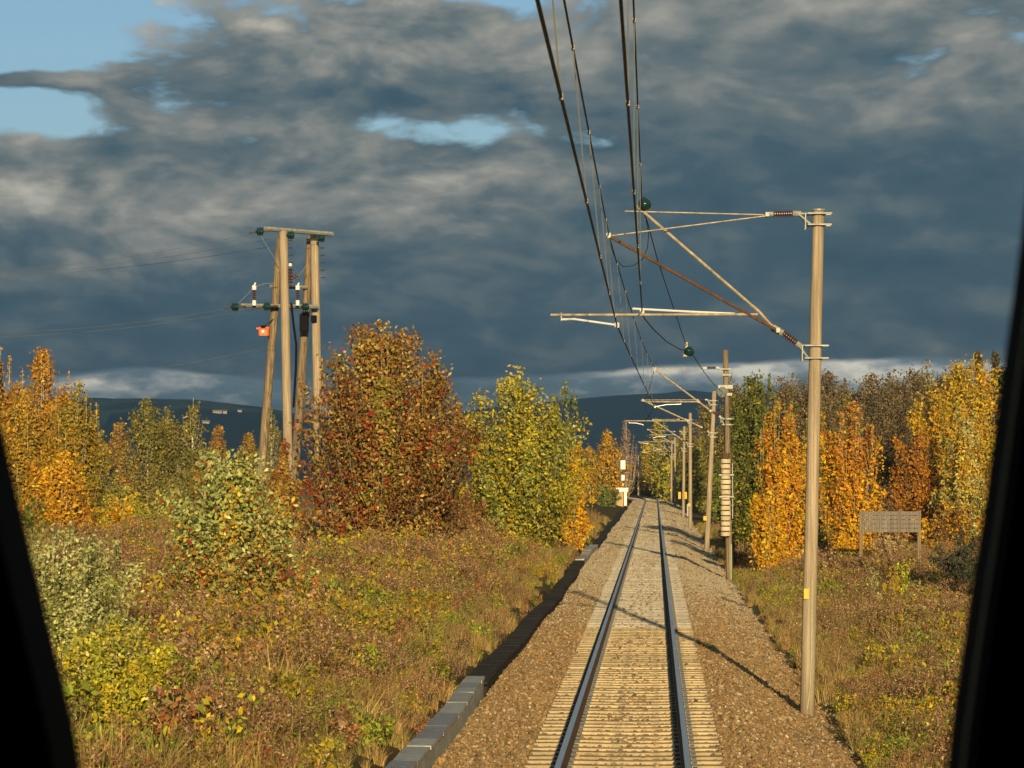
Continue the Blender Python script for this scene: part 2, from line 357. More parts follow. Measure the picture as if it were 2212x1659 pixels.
def hill_mat(name, fields):
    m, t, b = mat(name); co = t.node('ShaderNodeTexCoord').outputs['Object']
    n = t.noise(co, 0.012, 7, 0.6); c = t.ramp(n, [(0.35, (0.008, 0.018, 0.024)), (0.65, (0.018, 0.030, 0.032))])  # forest colour, darkened and blued in place of cloud shade on the hills
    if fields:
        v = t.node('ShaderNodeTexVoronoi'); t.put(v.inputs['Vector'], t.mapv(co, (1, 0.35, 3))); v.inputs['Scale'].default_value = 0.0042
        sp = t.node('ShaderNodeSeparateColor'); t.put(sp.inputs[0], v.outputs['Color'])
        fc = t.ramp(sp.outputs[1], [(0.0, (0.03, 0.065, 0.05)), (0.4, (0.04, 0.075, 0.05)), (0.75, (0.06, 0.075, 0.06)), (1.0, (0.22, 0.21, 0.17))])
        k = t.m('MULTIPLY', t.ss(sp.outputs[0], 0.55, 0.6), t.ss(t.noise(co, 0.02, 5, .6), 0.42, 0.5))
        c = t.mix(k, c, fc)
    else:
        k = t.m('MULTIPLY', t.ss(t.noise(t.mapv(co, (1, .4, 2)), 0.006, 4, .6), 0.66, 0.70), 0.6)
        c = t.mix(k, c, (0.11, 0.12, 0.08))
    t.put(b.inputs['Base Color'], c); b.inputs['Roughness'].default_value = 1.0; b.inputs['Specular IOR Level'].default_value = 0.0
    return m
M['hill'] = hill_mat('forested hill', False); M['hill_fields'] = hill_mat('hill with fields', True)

# ------------------------------------------------------------------ terrain
def trackx(y):
    y = np.asarray(y, float); d = np.clip(y - 375, 0, None); return -d * d / 1100.0
PX = np.array([-8000, -3000, -900, -300, -120, -60, -30, -18, -9, -5.5, -4.0, -3.0, -2.7, 2.6, 3.1, 3.8, 5.5, 9, 16, 30, 60, 150, 600, 3000, 8000.])
PZ = np.array([-30, -30, -22, -9, -3.0, -1.2, -0.3, 0.1, 0.30, 0.22, 0.02, -0.24, -0.62, -0.72, -0.72, -0.80, -0.95, -1.0, -0.9, -0.5, 0.4, 3.5, 10, 10, 10.])
def ground_z(x, y):
    x = np.asarray(x, float); y = np.asarray(y, float)
    xr = x - trackx(np.clip(y, None, 700)); z = np.interp(xr, PX, PZ)
    off = np.clip((np.abs(xr) - 3.6) / 5, 0, 1)
    z = z + off * ((vnoise(x, y, 7, 1) - 0.5) * 0.5 + (vnoise(x, y, 2.1, 2) - 0.5) * 0.14 + (vnoise(x, y, 40, 3) - .5) * 0.6 * np.clip(np.abs(xr) / 40, 0, 1))
    return z
def build_ground():
    xs = np.unique(np.concatenate([np.linspace(-60, 60, 161), np.linspace(-8, 8, 65), np.array([-2.7, 2.6]), -np.geomspace(64, 7000, 36), np.geomspace(64, 7000, 36)]))
    ys = np.unique(np.concatenate([np.linspace(-30, 200, 231), np.linspace(204, 600, 100), np.geomspace(620, 9000, 36), -np.geomspace(34, 3000, 20)]))
    X, Y = np.meshgrid(xs, ys); Z = ground_z(X, Y)
    V = np.stack([X, Y, Z], -1).reshape(-1, 3); nx = len(xs); ny = len(ys)
    i = np.arange(nx - 1)[None, :] + nx * np.arange(ny - 1)[:, None]
    Fq = np.stack([i, i + 1, i + 1 + nx, i + nx], -1).reshape(-1, 4)
    me = bpy.data.meshes.new('ground'); me.from_pydata(V.tolist(), [], Fq.tolist()); me.materials.append(M['ground'])
    me.polygons.foreach_set('use_smooth', [True] * len(Fq)); me.update()
    tag(link('ground', me), kind='structure')
build_ground()
# ballast bed
BX = np.array([-2.36, -2.1, -1.7, -1.2, -0.76, 0, 0.76, 1.2, 1.65, 2.1, 2.6, 3.0, 3.35])
BZ = np.array([-0.27, -0.25, -0.235, -0.225, -0.235, -0.225, -0.235, -0.225, -0.25, -0.40, -0.58, -0.70, -0.79])
def ballast_z(x, y): return np.interp(x - trackx(y), BX, BZ) + (vnoise(x, y, 0.9, 5) - 0.5) * 0.05 * np.clip((np.abs(x - trackx(y)) - 1.25) * 3, 0, 1)
def build_ballast():
    ys = np.concatenate([np.arange(-30, 120, 0.5), np.arange(120, 640, 2.0)])
    xs = np.unique(np.concatenate([np.linspace(-2.36, 3.35, 30), BX])); nx = len(xs)
    X, Y = np.meshgrid(xs, ys); wob = (vnoise(X * 0 + (X > 0), Y, 1.7, 8) - 0.5) * 0.35
    XX = X + trackx(Y) + np.where(np.abs(X) > 2.2, np.where(X > 0, wob, 0), 0)
    Z = np.interp(X, BX, BZ) + (vnoise(XX, Y, 0.9, 5) - 0.5) * 0.05 * np.clip((np.abs(X) - 1.25) * 3, 0, 1)
    top = np.stack([XX, Y, Z], -1).reshape(-1, 3)
    i = np.arange(nx - 1)[None, :] + nx * np.arange(len(ys) - 1)[:, None]
    Fq = np.stack([i, i + 1, i + 1 + nx, i + nx], -1).reshape(-1, 4)
    me = bpy.data.meshes.new('ballast_bed'); me.from_pydata(top.tolist(), [], Fq.tolist()); me.materials.append(M['ballast']); me.update()
    o = tag(link('ballast_bed', me), kind='structure')
    sk = o.modifiers.new('depth', 'SOLIDIFY'); sk.thickness = 0.18; sk.offset = -1
build_ballast()

# far hills
def hill_z(x, D, dist, depth, prof, seed):
    q = (D - dist) / depth + 0.5; h = math.sin(min(max(q, 0), 1) * math.pi) ** 0.8
    top = 3.4 + (HY - float(np.interp(x, [p[0] for p in prof], [p[1] for p in prof]))) / F * dist
    e = min(1, min(x - prof[0][0], prof[-1][0] - x) / (prof[-1][0] - prof[0][0]) * 12.4)
    return -34 + (top + 34 + (float(vnoise(x * dist / F, D, 160, seed)) - 0.5) * 8 + (float(vnoise(x * dist / F, D, 40, seed + 1)) - 0.5) * 4) * h * e
def build_hill(name, mt, dist, depth, prof, seed):
    """prof: list of (px, py) of the skyline"""
    px = np.linspace(prof[0][0], prof[-1][0], 150); rows = 20; V = []
    for r in range(rows):
        D = dist + depth * (r / (rows - 1) - 0.5)
        for x in px:
            p = CAM + D * (FWD + RGT * (x - CX) / F); V.append((p[0], p[1], hill_z(x, D, dist, depth, prof, seed)))
    n = len(px); Fq = [(r * n + k, r * n + k + 1, (r + 1) * n + k + 1, (r + 1) * n + k) for r in range(rows - 1) for k in range(n - 1)]
    me = bpy.data.meshes.new(name); me.from_pydata(V, [], Fq); me.materials.append(mt); me.polygons.foreach_set('use_smooth', [True] * len(Fq)); me.update()
    return tag(link(name, me), kind='structure')
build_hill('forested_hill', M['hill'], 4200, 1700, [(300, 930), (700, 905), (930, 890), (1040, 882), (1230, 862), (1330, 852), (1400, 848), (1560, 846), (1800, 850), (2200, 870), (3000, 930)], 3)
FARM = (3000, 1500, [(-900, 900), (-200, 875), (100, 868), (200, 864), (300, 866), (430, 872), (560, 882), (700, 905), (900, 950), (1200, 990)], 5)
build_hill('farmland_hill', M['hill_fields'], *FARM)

# ------------------------------------------------------------------ railway track
def build_track():
    root = thing('railway_track', 'single railway track with shiny rails running straight away over gravel', 'railway track')
    ys = list(np.arange(-25, 375, 8.0)) + list(np.arange(375, 620, 5.0))
    prof = [(-0.062, -0.172), (0.062, -0.172), (0.062, -0.158), (0.014, -0.140), (0.010, -0.052), (0.036, -0.040), (0.036, -0.006), (0.026, 0.0), (-0.026, 0.0), (-0.036, -0.006), (-0.036, -0.040), (-0.010, -0.052), (-0.014, -0.140), (-0.062, -0.158)]
    n = len(prof)
    for s in (-1, 1):
        mb = MB(); vs = []
        for y in ys:
            for x, z in prof: vs.append((x + s * 0.7535 + float(trackx(y)), y, z))
        o = 0; mb.v = [tuple(v) for v in vs]
        for i in range(len(ys) - 1):
            for k in range(n):
                j = (k + 1) % n; mb.f.append((i * n + k, i * n + j, (i + 1) * n + j, (i + 1) * n + k)); mb.mi.append(1 if k in (6, 7, 8) else 0)
        mb.build('rail', [M['rust'], M['steel']], root)
    # sleepers: a concrete block, waisted in the middle, with rail seats and clips
    def sleeper_mesh(name, m, pale):
        mb = MB(); secs = [(-1.22, 0.125, 0.0), (-0.95, 0.13, 0.0), (-0.55, 0.13, 0.0), (-0.2, 0.12, -0.008), (0.2, 0.12, -0.008), (0.55, 0.13, 0.0), (0.95, 0.13, 0.0), (1.22, 0.125, 0.0)]
        vs = []
        for x, w, dz in secs:
            vs += [(x, -w, -0.37), (x, w, -0.37), (x, w * 0.86, -0.182 + dz), (x, -w * 0.86, -0.182 + dz)]
        fs = [(3, 2, 1, 0), (28, 29, 30, 31)]
        for i in range(7):
            for k in range(4): j = (k + 1) % 4; fs.append((i * 4 + k, (i + 1) * 4 + k, (i + 1) * 4 + j, i * 4 + j))
        fs = [tuple(reversed(f)) for f in fs]
        mb.add(vs, fs, 0)
        for s in (-1, 1):
            for q in (-1, 1): mb.box((s * 0.7535 + q * 0.10, 0, -0.163), (0.06, 0.10, 0.04), 0, 1)
        return mb.mesh(name, [m, M['dark_metal']])
    near = sleeper_mesh('sleeper', M['concrete'], 0); far = sleeper_mesh('sleeper', M['concrete_new'], 1)
    k = 0; y = 26.0; stuff = MB(); r = random.Random(4)
    while y < 560:
        me = near if y < 69.5 else far
        if k < 300:
            o = link('sleeper', me, root); o.location = (float(trackx(y)), y, r.uniform(-0.006, 0.006)); o.rotation_euler = (0, 0, r.uniform(-0.006, 0.006))
        else:
            stuff.box((float(trackx(y)), y, -0.27), (2.44, 0.25, 0.18))
        k += 1; y += 0.6
    o = stuff.build('far_sleepers', M['concrete_new'], root); o['kind'] = 'stuff'
build_track()

# ------------------------------------------------------------------ scattering (geometry nodes, for what nobody could count)
hidden = {}
def scatter(name, label, cat, pts, rot, scl, idx, protos):
    pc = bpy.data.collections.new(name + '_pieces')
    for i, me in enumerate(protos):
        o = bpy.data.objects.new('%s_piece_%02d' % (name, i), me); pc.objects.link(o)
    hidden[name] = pc
    n = len(pts); me = bpy.data.meshes.new(name); me.vertices.add(n); me.vertices.foreach_set('co', np.asarray(pts, np.float32).reshape(-1))
    a = me.attributes.new('rot', 'FLOAT_VECTOR', 'POINT'); a.data.foreach_set('vector', np.asarray(rot, np.float32).reshape(-1))
    a = me.attributes.new('scl', 'FLOAT', 'POINT'); a.data.foreach_set('value', np.asarray(scl, np.float32))
    a = me.attributes.new('idx', 'INT', 'POINT'); a.data.foreach_set('value', np.asarray(idx, np.int32))
    me.update(); ob = link(name, me); tag(ob, label, cat, kind='stuff')
    g = bpy.data.node_groups.new(name, 'GeometryNodeTree')
    g.interface.new_socket('Geometry', in_out='INPUT', socket_type='NodeSocketGeometry'); g.interface.new_socket('Geometry', in_out='OUTPUT', socket_type='NodeSocketGeometry')
    gi = g.nodes.new('NodeGroupInput'); go = g.nodes.new('NodeGroupOutput'); ip = g.nodes.new('GeometryNodeInstanceOnPoints')
    ci = g.nodes.new('GeometryNodeCollectionInfo'); ci.inputs['Collection'].default_value = pc; ci.inputs['Separate Children'].default_value = True; ci.inputs['Reset Children'].default_value = True
    def att(nm, ty):
        q = g.nodes.new('GeometryNodeInputNamedAttribute'); q.data_type = ty; q.inputs['Name'].default_value = nm; return q.outputs['Attribute']
    L = g.links.new
    L(gi.outputs[0], ip.inputs['Points']); L(ci.outputs[0], ip.inputs['Instance']); ip.inputs['Pick Instance'].default_value = True
    L(att('idx', 'INT'), ip.inputs['Instance Index']); L(att('rot', 'FLOAT_VECTOR'), ip.inputs['Rotation']); L(att('scl', 'FLOAT'), ip.inputs['Scale'])
    L(ip.outputs[0], go.inputs[0])
    md = ob.modifiers.new('scatter', 'NODES'); md.node_group = g
    return ob
def stone_meshes(k):
    out = []
    for s in range(k):
        r = np.random.default_rng(50 + s)
        ph = (1 + 5 ** 0.5) / 2
        v = np.array([(-1, ph, 0), (1, ph, 0), (-1, -ph, 0), (1, -ph, 0), (0, -1, ph), (0, 1, ph), (0, -1, -ph), (0, 1, -ph), (ph, 0, -1), (ph, 0, 1), (-ph, 0, -1), (-ph, 0, 1)]) / 1.9
        v = v * r.uniform(0.6, 1.15, (12, 1)) * np.array([1.15, 0.9, 0.7]); v *= 0.032
        f = [(0, 11, 5), (0, 5, 1), (0, 1, 7), (0, 7, 10), (0, 10, 11), (1, 5, 9), (5, 11, 4), (11, 10, 2), (10, 7, 6), (7, 1, 8), (3, 9, 4), (3, 4, 2), (3, 2, 6), (3, 6, 8), (3, 8, 9), (4, 9, 5), (2, 4, 11), (6, 2, 10), (8, 6, 7), (9, 8, 1)]
        me = bpy.data.meshes.new('stone'); me.from_pydata(v.tolist(), [], f); me.materials.append(M['stone'] if s < 5 else M['stone_pale']); me.update(); out.append(me)
    return out
def build_stones():
    P = []
    def fill(x0, x1, y0, y1, dens):
        n = int((x1 - x0) * (y1 - y0) * dens); return np.stack([rng.uniform(x0, x1, n), rng.uniform(y0, y1, n)], 1)
    for y0, y1, d in ((30, 50, 430), (50, 70, 330), (70, 95, 240), (95, 130, 170), (130, 200, 80), (200, 300, 42), (300, 390, 24)):
        P.append(fill(-2.38, -1.24, y0, y1, d)); P.append(fill(1.24, 3.45, y0, y1, d))
        m = fill(-1.23, 1.23, y0, y1, d * 0.9); ph = np.mod(m[:, 1] - 26.0 + 0.3, 0.6) - 0.3
        keep = (np.abs(ph) > 0.15) & (np.abs(np.abs(m[:, 0]) - 0.7535) > 0.10); P.append(m[keep])
        m = fill(-0.62, 0.62, y0, y1, 14 if y0 < 130 else 1); P.append(m)              # loose ones lying on the sleepers
    P = np.concatenate(P); x = P[:, 0]; y = P[:, 1]
    keep = ~((x > 3.1) & (rng.random(len(x)) < (x - 3.1) / 0.4)); P = P[keep]; x = P[:, 0]; y = P[:, 1]; n = len(P)
    z = ballast_z(x, y) + rng.uniform(-0.012, 0.016, n) - np.where(np.abs(x) < 1.2, 0.012, 0)
    ph = np.mod(y - 26.0 + 0.3, 0.6) - 0.3
    z = np.where((np.abs(x) < 0.62) & (np.abs(ph) < 0.125), -0.19, z)
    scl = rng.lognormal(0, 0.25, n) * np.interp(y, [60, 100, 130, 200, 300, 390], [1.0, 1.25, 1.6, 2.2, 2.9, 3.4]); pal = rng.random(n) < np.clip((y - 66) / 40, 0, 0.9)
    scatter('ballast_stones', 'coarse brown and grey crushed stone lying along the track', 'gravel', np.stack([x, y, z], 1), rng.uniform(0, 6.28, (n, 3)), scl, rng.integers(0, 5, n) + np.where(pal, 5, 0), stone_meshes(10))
build_stones()

# ------------------------------------------------------------------ weeds and grass
def leafquads(c, n_dir, size, asp, r):
    """diamond leaves at c facing n_dir"""
    n = len(c); n_dir = n_dir / (np.linalg.norm(n_dir, axis=1, keepdims=True) + 1e-9)
    t = r.normal(size=(n, 3)); t -= n_dir * np.sum(t * n_dir, 1, keepdims=True); t /= (np.linalg.norm(t, axis=1, keepdims=True) + 1e-9)
    b = np.cross(n_dir, t); L = (size * 0.62)[:, None]; Wd = (size * 0.62 * asp)[:, None]
    return np.stack([c - t * L, c - b * Wd + t * L * 0.15, c + t * L, c + b * Wd + t * L * 0.15], 1)
def blades(r, n, rad, h0, h1, w, lean, curl=0.3):
    """bent grass blades, two quads each"""
    a = r.uniform(0, 6.28, n); q = rad * np.sqrt(r.random(n)); base = np.stack([q * np.cos(a), q * np.sin(a), np.full(n, -0.08)], 1)
    h = r.uniform(h0, h1, n); da = a + r.normal(0, 0.9, n); ln = h * lean * np.abs(r.normal(0.6, 0.5, n))
    d = np.stack([np.cos(da), np.sin(da), 0 * da], 1)
    mid = base + d * (ln * 0.35)[:, None] + np.array([0, 0, 1]) * (h * 0.58)[:, None]
    tip = base + d * ln[:, None] + np.array([0, 0, 1]) * (h * (1 - curl * r.random(n)))[:, None]
    s = r.uniform(0, 6.28, n); sd = np.stack([np.cos(s), np.sin(s), 0 * s], 1) * w
    q1 = np.stack([base - sd, base + sd, mid + sd * 0.8, mid - sd * 0.8], 1); q2 = np.stack([mid - sd * 0.8, mid + sd * 0.8, tip + sd * 0.15, tip - sd * 0.15], 1)
    return q1, q2, tip, mid
def pick(r, pal, n, jit=0.22):
    p = np.array([c for c, _ in pal]); w = np.array([k for _, k in pal], float); w /= w.sum()
    return p[r.choice(len(p), n, p=w)] * r.lognormal(0, jit, (n, 1))
TAN = [((0.52, 0.36, 0.14), 3), ((0.40, 0.26, 0.095), 3), ((0.28, 0.17, 0.065), 2), ((0.32, 0.26, 0.07), 2)]
BROWN = [((0.27, 0.155, 0.07), 3), ((0.17, 0.095, 0.045), 3), ((0.38, 0.23, 0.105), 2.5), ((0.46, 0.33, 0.18), 1.5)]
OLIVE = [((0.26, 0.22, 0.045), 3), ((0.34, 0.28, 0.06), 2), ((0.16, 0.16, 0.035), 3), ((0.44, 0.33, 0.11), 1.5)]
GREENW = [((0.24, 0.28, 0.035), 3), ((0.34, 0.36, 0.045), 2.5), ((0.13, 0.16, 0.03), 3), ((0.52, 0.43, 0.04), 1.2)]
YELW = [((0.52, 0.36, 0.02), 3), ((0.38, 0.33, 0.035), 3), ((0.22, 0.23, 0.035), 2), ((0.55, 0.26, 0.02), 1)]
REDW = [((0.36, 0.10, 0.04), 2), ((0.42, 0.20, 0.05), 3), ((0.28, 0.13, 0.06), 3), ((0.20, 0.16, 0.05), 2), ((0.45, 0.30, 0.17), 1)]
def grass_proto(seed, pal, n=70, rad=0.16, h0=0.35, h1=0.9, w=0.007, lean=0.45):
    r = np.random.default_rng(seed); q1, q2, tip, mid = blades(r, n, rad, h0, h1, w, lean); c = pick(r, pal, n)
    return quads_mesh('grass_tuft', np.concatenate([q1, q2]), np.concatenate([c, c]), M['weed'])
def weed_proto(seed, spal, lpal, stems=16, leaves=14, size=0.055, h0=0.5, h1=1.05, rad=0.22, seedhead=0, hpal=BROWN):
    r = np.random.default_rng(seed); q1, q2, tip, mid = blades(r, stems, rad, h0, h1, 0.006, 0.4, 0.12); c = pick(r, spal, stems)
    Q = [q1, q2]; C = [c, c]
    if leaves:
        n = stems * leaves; k = np.repeat(np.arange(stems), leaves); u = r.uniform(0.15, 1, n)[:, None]
        p = np.where(u < 0.5, mid[k] * 2 * u + 0, mid[k] + (tip[k] - mid[k]) * (2 * u - 1)) + r.normal(0, 0.05, (n, 3))
        nd = r.normal(size=(n, 3)) * 0.8 + np.array([0, -0.25, 0.45]); Q.append(leafquads(p, nd, size * r.uniform(0.6, 1.4, n), 0.5, r)); C.append(pick(r, lpal, n))
    if seedhead:
        n = stems * seedhead; k = np.repeat(np.arange(stems), seedhead)
        p = tip[k] - (tip[k] - mid[k]) * (r.random(n) * 0.45)[:, None] + r.normal(0, 0.022, (n, 3))
        Q.append(leafquads(p, r.normal(size=(n, 3)), 0.035 * r.uniform(0.6, 1.4, n), 0.6, r)); C.append(pick(r, hpal, n))
    return quads_mesh('weed', np.concatenate(Q), np.concatenate(C), M['weed'])
def area_points(xa, xb, y0, y1, dens):
    """points of the strip xa(y)..xb(y)"""
    yy = np.linspace(y0, y1, 200); w = np.maximum(xb(yy) - xa(yy), 0); A = np.trapezoid(w, yy) if hasattr(np, 'trapezoid') else np.trapz(w, yy)
    n = int(A * dens); cdf = np.cumsum(w); cdf = cdf / cdf[-1]; y = np.interp(rng.random(n), cdf, yy); x = xa(y) + rng.random(n) * (xb(y) - xa(y))
    return x, y
LEFT_A = lambda y: -0.0475 * 0 - (0.165 + 0.0475) * y - 2.5; LEFT_B = lambda y: -2.85 + 0 * y
RIGHT_A = lambda y: 3.25 + 0 * y; RIGHT_B = lambda y: (0.155 - 0.0475) * y + 4.0
def build_weeds():
    kinds = {
     'dry_grass': ('dry tan grass in loose tufts along the bank', 'grass', [grass_proto(i, TAN) for i in (1, 2, 3)]),
     'brown_weeds': ('dead brown weeds with seed heads covering the bank', 'weeds', [weed_proto(i, BROWN, BROWN, 18, 5, 0.04, seedhead=14) for i in (11, 12, 13)]),
     'olive_grass': ('olive green grass mixed among the dead weeds', 'grass', [grass_proto(i, OLIVE, 70, 0.18, 0.3, 0.75, 0.008, 0.6) for i in (21, 22)]),
     'green_weeds': ('low leafy green weeds on the bank', 'weeds', [weed_proto(i, OLIVE, GREENW, 13, 22, 0.078, 0.3, 0.8) for i in (31, 32)]),
     'yellow_weeds': ('leafy weeds turned yellow on the bank', 'weeds', [weed_proto(i, OLIVE, YELW, 13, 22, 0.078, 0.4, 0.95) for i in (41, 42)]),
     'red_weeds': ('reddish autumn weeds on the bank', 'weeds', [weed_proto(i, BROWN, REDW, 14, 18, 0.068, 0.4, 0.85, seedhead=4) for i in (51, 52)]),
    }
    X = []; Y = []; S = []
    for a, b, side in ((LEFT_A, LEFT_B, -1), (RIGHT_A, RIGHT_B, 1)):
        for y0, y1, d in ((29, 50, 15), (50, 80, 10), (80, 130, 5.5), (130, 230, 1.6)):
            x, y = area_points(a, b, y0, y1, d); X.append(x); Y.append(y); S.append(np.full(len(x), side))
    x = np.concatenate(X); y = np.concatenate(Y); s = np.concatenate(S); n = len(x)
    dedge = np.where(s < 0, -2.85 - x, x - 3.25)
    n1 = vnoise(x, y, 4.5, 21) * .75 + vnoise(x, y, 1.3, 121) * .25; n2 = vnoise(x, y, 6.0, 22) * .75 + vnoise(x, y, 1.6, 122) * .25; n3 = vnoise(x, y, 3.2, 23)
    u = rng.random(n)
    pr = np.stack([0.22 + 1.1 * np.clip(1.2 - dedge, 0, 1) + 0.9 * np.clip(n1 - 0.55, 0, 1) * 3,          # dry
                   0.26 + 1.5 * np.clip(n2 - 0.50, 0, 1) * 3 * np.clip(dedge / 1.5, 0, 1),                # brown
                   0.28 + 1.2 * np.clip(0.50 - n2, 0, 1) * 3,                                            # olive
                   0.10 + 1.8 * np.clip(n3 - 0.58, 0, 1) * 3 * np.clip(dedge / 1.0, 0.2, 1),              # green
                   0.05 + 1.5 * np.clip(0.34 - n3, 0, 1) * 3,                                            # yellow
                   0.07 + 1.3 * np.clip(0.40 - n1, 0, 1) * 3 * np.clip(dedge / 1.5, 0, 1)], 1)
    lf = np.where(s < 0, np.clip((dedge - 1.2) / 2.5, 0, 1), 0.14 * np.clip((dedge - 1.0) / 3, 0, 1))
    pr[:, 3] += 0.60 * lf * np.clip(n3 * 1.6 - 0.3, 0, 1); pr[:, 4] += 0.50 * lf * np.clip(1.2 - n3 * 1.6, 0, 1); pr[:, 5] += 0.42 * lf * np.clip(1.3 - n1 * 1.8, 0, 1)
    tall = np.where(s < 0, np.clip((y - 66) / 10, 0, 1) * np.clip((125 - y) / 10, 0, 1) * np.clip((dedge - 1) / 2, 0, 1), 0)
    pr[:, 5] += 0.55 * tall; pr[:, 1] += 0.45 * tall + np.where(s > 0, 0.35 * np.clip((dedge - 0.8) / 2, 0, 1), 0); pr[:, 0] += np.where(s > 0, 0.15, 0)
    c = np.cumsum(pr, 1); c /= c[:, -1:]; k = (u[:, None] > c).sum(1)
    gap = vnoise(x, y, 1.1, 31)
    for (cx_, cy_, r_) in CLEAR:
        gap = np.where((x - cx_) ** 2 + (y - cy_) ** 2 < r_ * r_, -1.0, gap)
    keep = (dedge > 0.0) &  (rng.random(n) < np.clip(0.35 + dedge * 0.9, 0, 1)) & (rng.random(n) < 0.55 + gap * 0.6)
    hs = np.clip(0.42 + dedge * 0.16, 0.42, 0.90) * (0.45 + 1.0 * (0.6 * vnoise(x, y, 2.2, 33) + 0.4 * vnoise(x, y, 0.8, 34)))
    hs = np.where(gap < -0.5, hs * 0.42, hs) * (1 + 0.25 * tall)
    gap = np.abs(gap)
    z = ground_z(x, y)
    for i, (nm, (lab, cat, protos)) in enumerate(kinds.items()):
        m = keep & (k == i); q = int(m.sum())
        rot = np.stack([rng.normal(0, 0.10, q), rng.normal(0, 0.10, q), rng.uniform(0, 6.28, q)], 1)
        scatter(nm, lab, cat, np.stack([x[m], y[m], z[m]], 1), rot, hs[m] * rng.lognormal(0, 0.16, q), rng.integers(0, len(protos), q), protos)

# ------------------------------------------------------------------ trees and bushes
GOLD = [((0.66, 0.35, 0.015), 4), ((0.70, 0.43, 0.02), 3), ((0.54, 0.25, 0.015), 2.5), ((0.36, 0.25, 0.03), 1)]
ORANGE = [((0.68, 0.33, 0.012), 4), ((0.72, 0.42, 0.018), 4), ((0.58, 0.23, 0.015), 2.5), ((0.34, 0.22, 0.03), 1.2)]
BIRCHY = [((0.46, 0.29, 0.03), 4), ((0.46, 0.24, 0.025), 3), ((0.26, 0.21, 0.035), 3), ((0.50, 0.31, 0.03), 2)]
BIRCHO = [((0.52, 0.27, 0.025), 4), ((0.40, 0.17, 0.025), 3), ((0.30, 0.20, 0.035), 2), ((0.52, 0.28, 0.03), 2)]
OLIVET = [((0.20, 0.175, 0.035), 4), ((0.27, 0.22, 0.045), 3), ((0.14, 0.14, 0.035), 3), ((0.36, 0.27, 0.04), 1)]
PALEG = [((0.40, 0.43, 0.14), 4), ((0.30, 0.34, 0.09), 3), ((0.48, 0.48, 0.20), 2.5), ((0.17, 0.19, 0.045), 1.6), ((0.56, 0.38, 0.05), 1.3), ((0.42, 0.17, 0.04), 0.6)]
PALEW = [((0.44, 0.46, 0.17), 4), ((0.34, 0.35, 0.10), 3), ((0.54, 0.52, 0.24), 2.5), ((0.20, 0.20, 0.05), 1.6)]
YGRN = [((0.48, 0.42, 0.035), 4), ((0.34, 0.35, 0.04), 3), ((0.60, 0.46, 0.035), 2.5), ((0.18, 0.19, 0.03), 1.6), ((0.54, 0.49, 0.16), 1.4)]
ROWAN = [((0.29, 0.155, 0.03), 4), ((0.40, 0.26, 0.05), 3), ((0.19, 0.09, 0.025), 3.5), ((0.50, 0.36, 0.10), 1.8), ((0.25, 0.22, 0.035), 2), ((0.34, 0.07, 0.025), 1.6)]
BROWNB = [((0.24, 0.13, 0.04), 4), ((0.32, 0.20, 0.06), 3), ((0.15, 0.08, 0.03), 3), ((0.36, 0.15, 0.04), 1)]
WILLOW = [((0.42, 0.36, 0.025), 4), ((0.25, 0.27, 0.04), 3), ((0.52, 0.36, 0.02), 3), ((0.14, 0.16, 0.03), 2), ((0.36, 0.36, 0.12), 2)]
WGREEN = [((0.20, 0.23, 0.06), 4), ((0.27, 0.29, 0.09), 2), ((0.12, 0.14, 0.035), 3)]
DGREEN = [((0.13, 0.15, 0.03), 4), ((0.19, 0.20, 0.035), 3), ((0.09, 0.105, 0.025), 3), ((0.34, 0.29, 0.03), 1.2)]
FOREST = [((0.17, 0.12, 0.05), 4), ((0.23, 0.16, 0.07), 3), ((0.12, 0.10, 0.04), 3), ((0.30, 0.17, 0.06), 1)]
SPRUCE = [((0.035, 0.045, 0.016), 4), ((0.05, 0.058, 0.02), 3), ((0.025, 0.03, 0.012), 3)]
CREAM = [((0.50, 0.38, 0.19), 4), ((0.40, 0.29, 0.13), 3), ((0.30, 0.22, 0.10), 2)]
LIME = [((0.42, 0.46, 0.03), 4), ((0.34, 0.40, 0.03), 3), ((0.55, 0.42, 0.02), 2)]
ENV = {
 'round': [(0, 0.45), (0.12, 0.8), (0.35, 1.0), (0.6, 0.95), (0.8, 0.72), (0.93, 0.42), (1, 0.12)],
 'cone': [(0, 0.30), (0.12, 0.85), (0.3, 1.0), (0.55, 0.75), (0.8, 0.42), (1, 0.06)],
 'egg': [(0, 0.20), (0.10, 0.62), (0.3, 1.0), (0.5, 0.98), (0.72, 0.74), (0.9, 0.40), (1, 0.10)],
 'tall': [(0, 0.10), (0.15, 0.45), (0.3, 0.85), (0.5, 1.0), (0.7, 0.80), (0.88, 0.45), (1, 0.08)],
 'column': [(0, 0.35), (0.1, 0.8), (0.35, 1.0), (0.65, 0.9), (0.85, 0.6), (1, 0.15)],
 'dome': [(0, 0.30), (0.15, 0.7), (0.4, 0.9), (0.65, 1.0), (0.85, 0.82), (0.95, 0.5), (1, 0.2)],
 'spire': [(0, 0.9), (0.1, 1.0), (0.5, 0.55), (0.85, 0.16), (1, 0.02)],
}
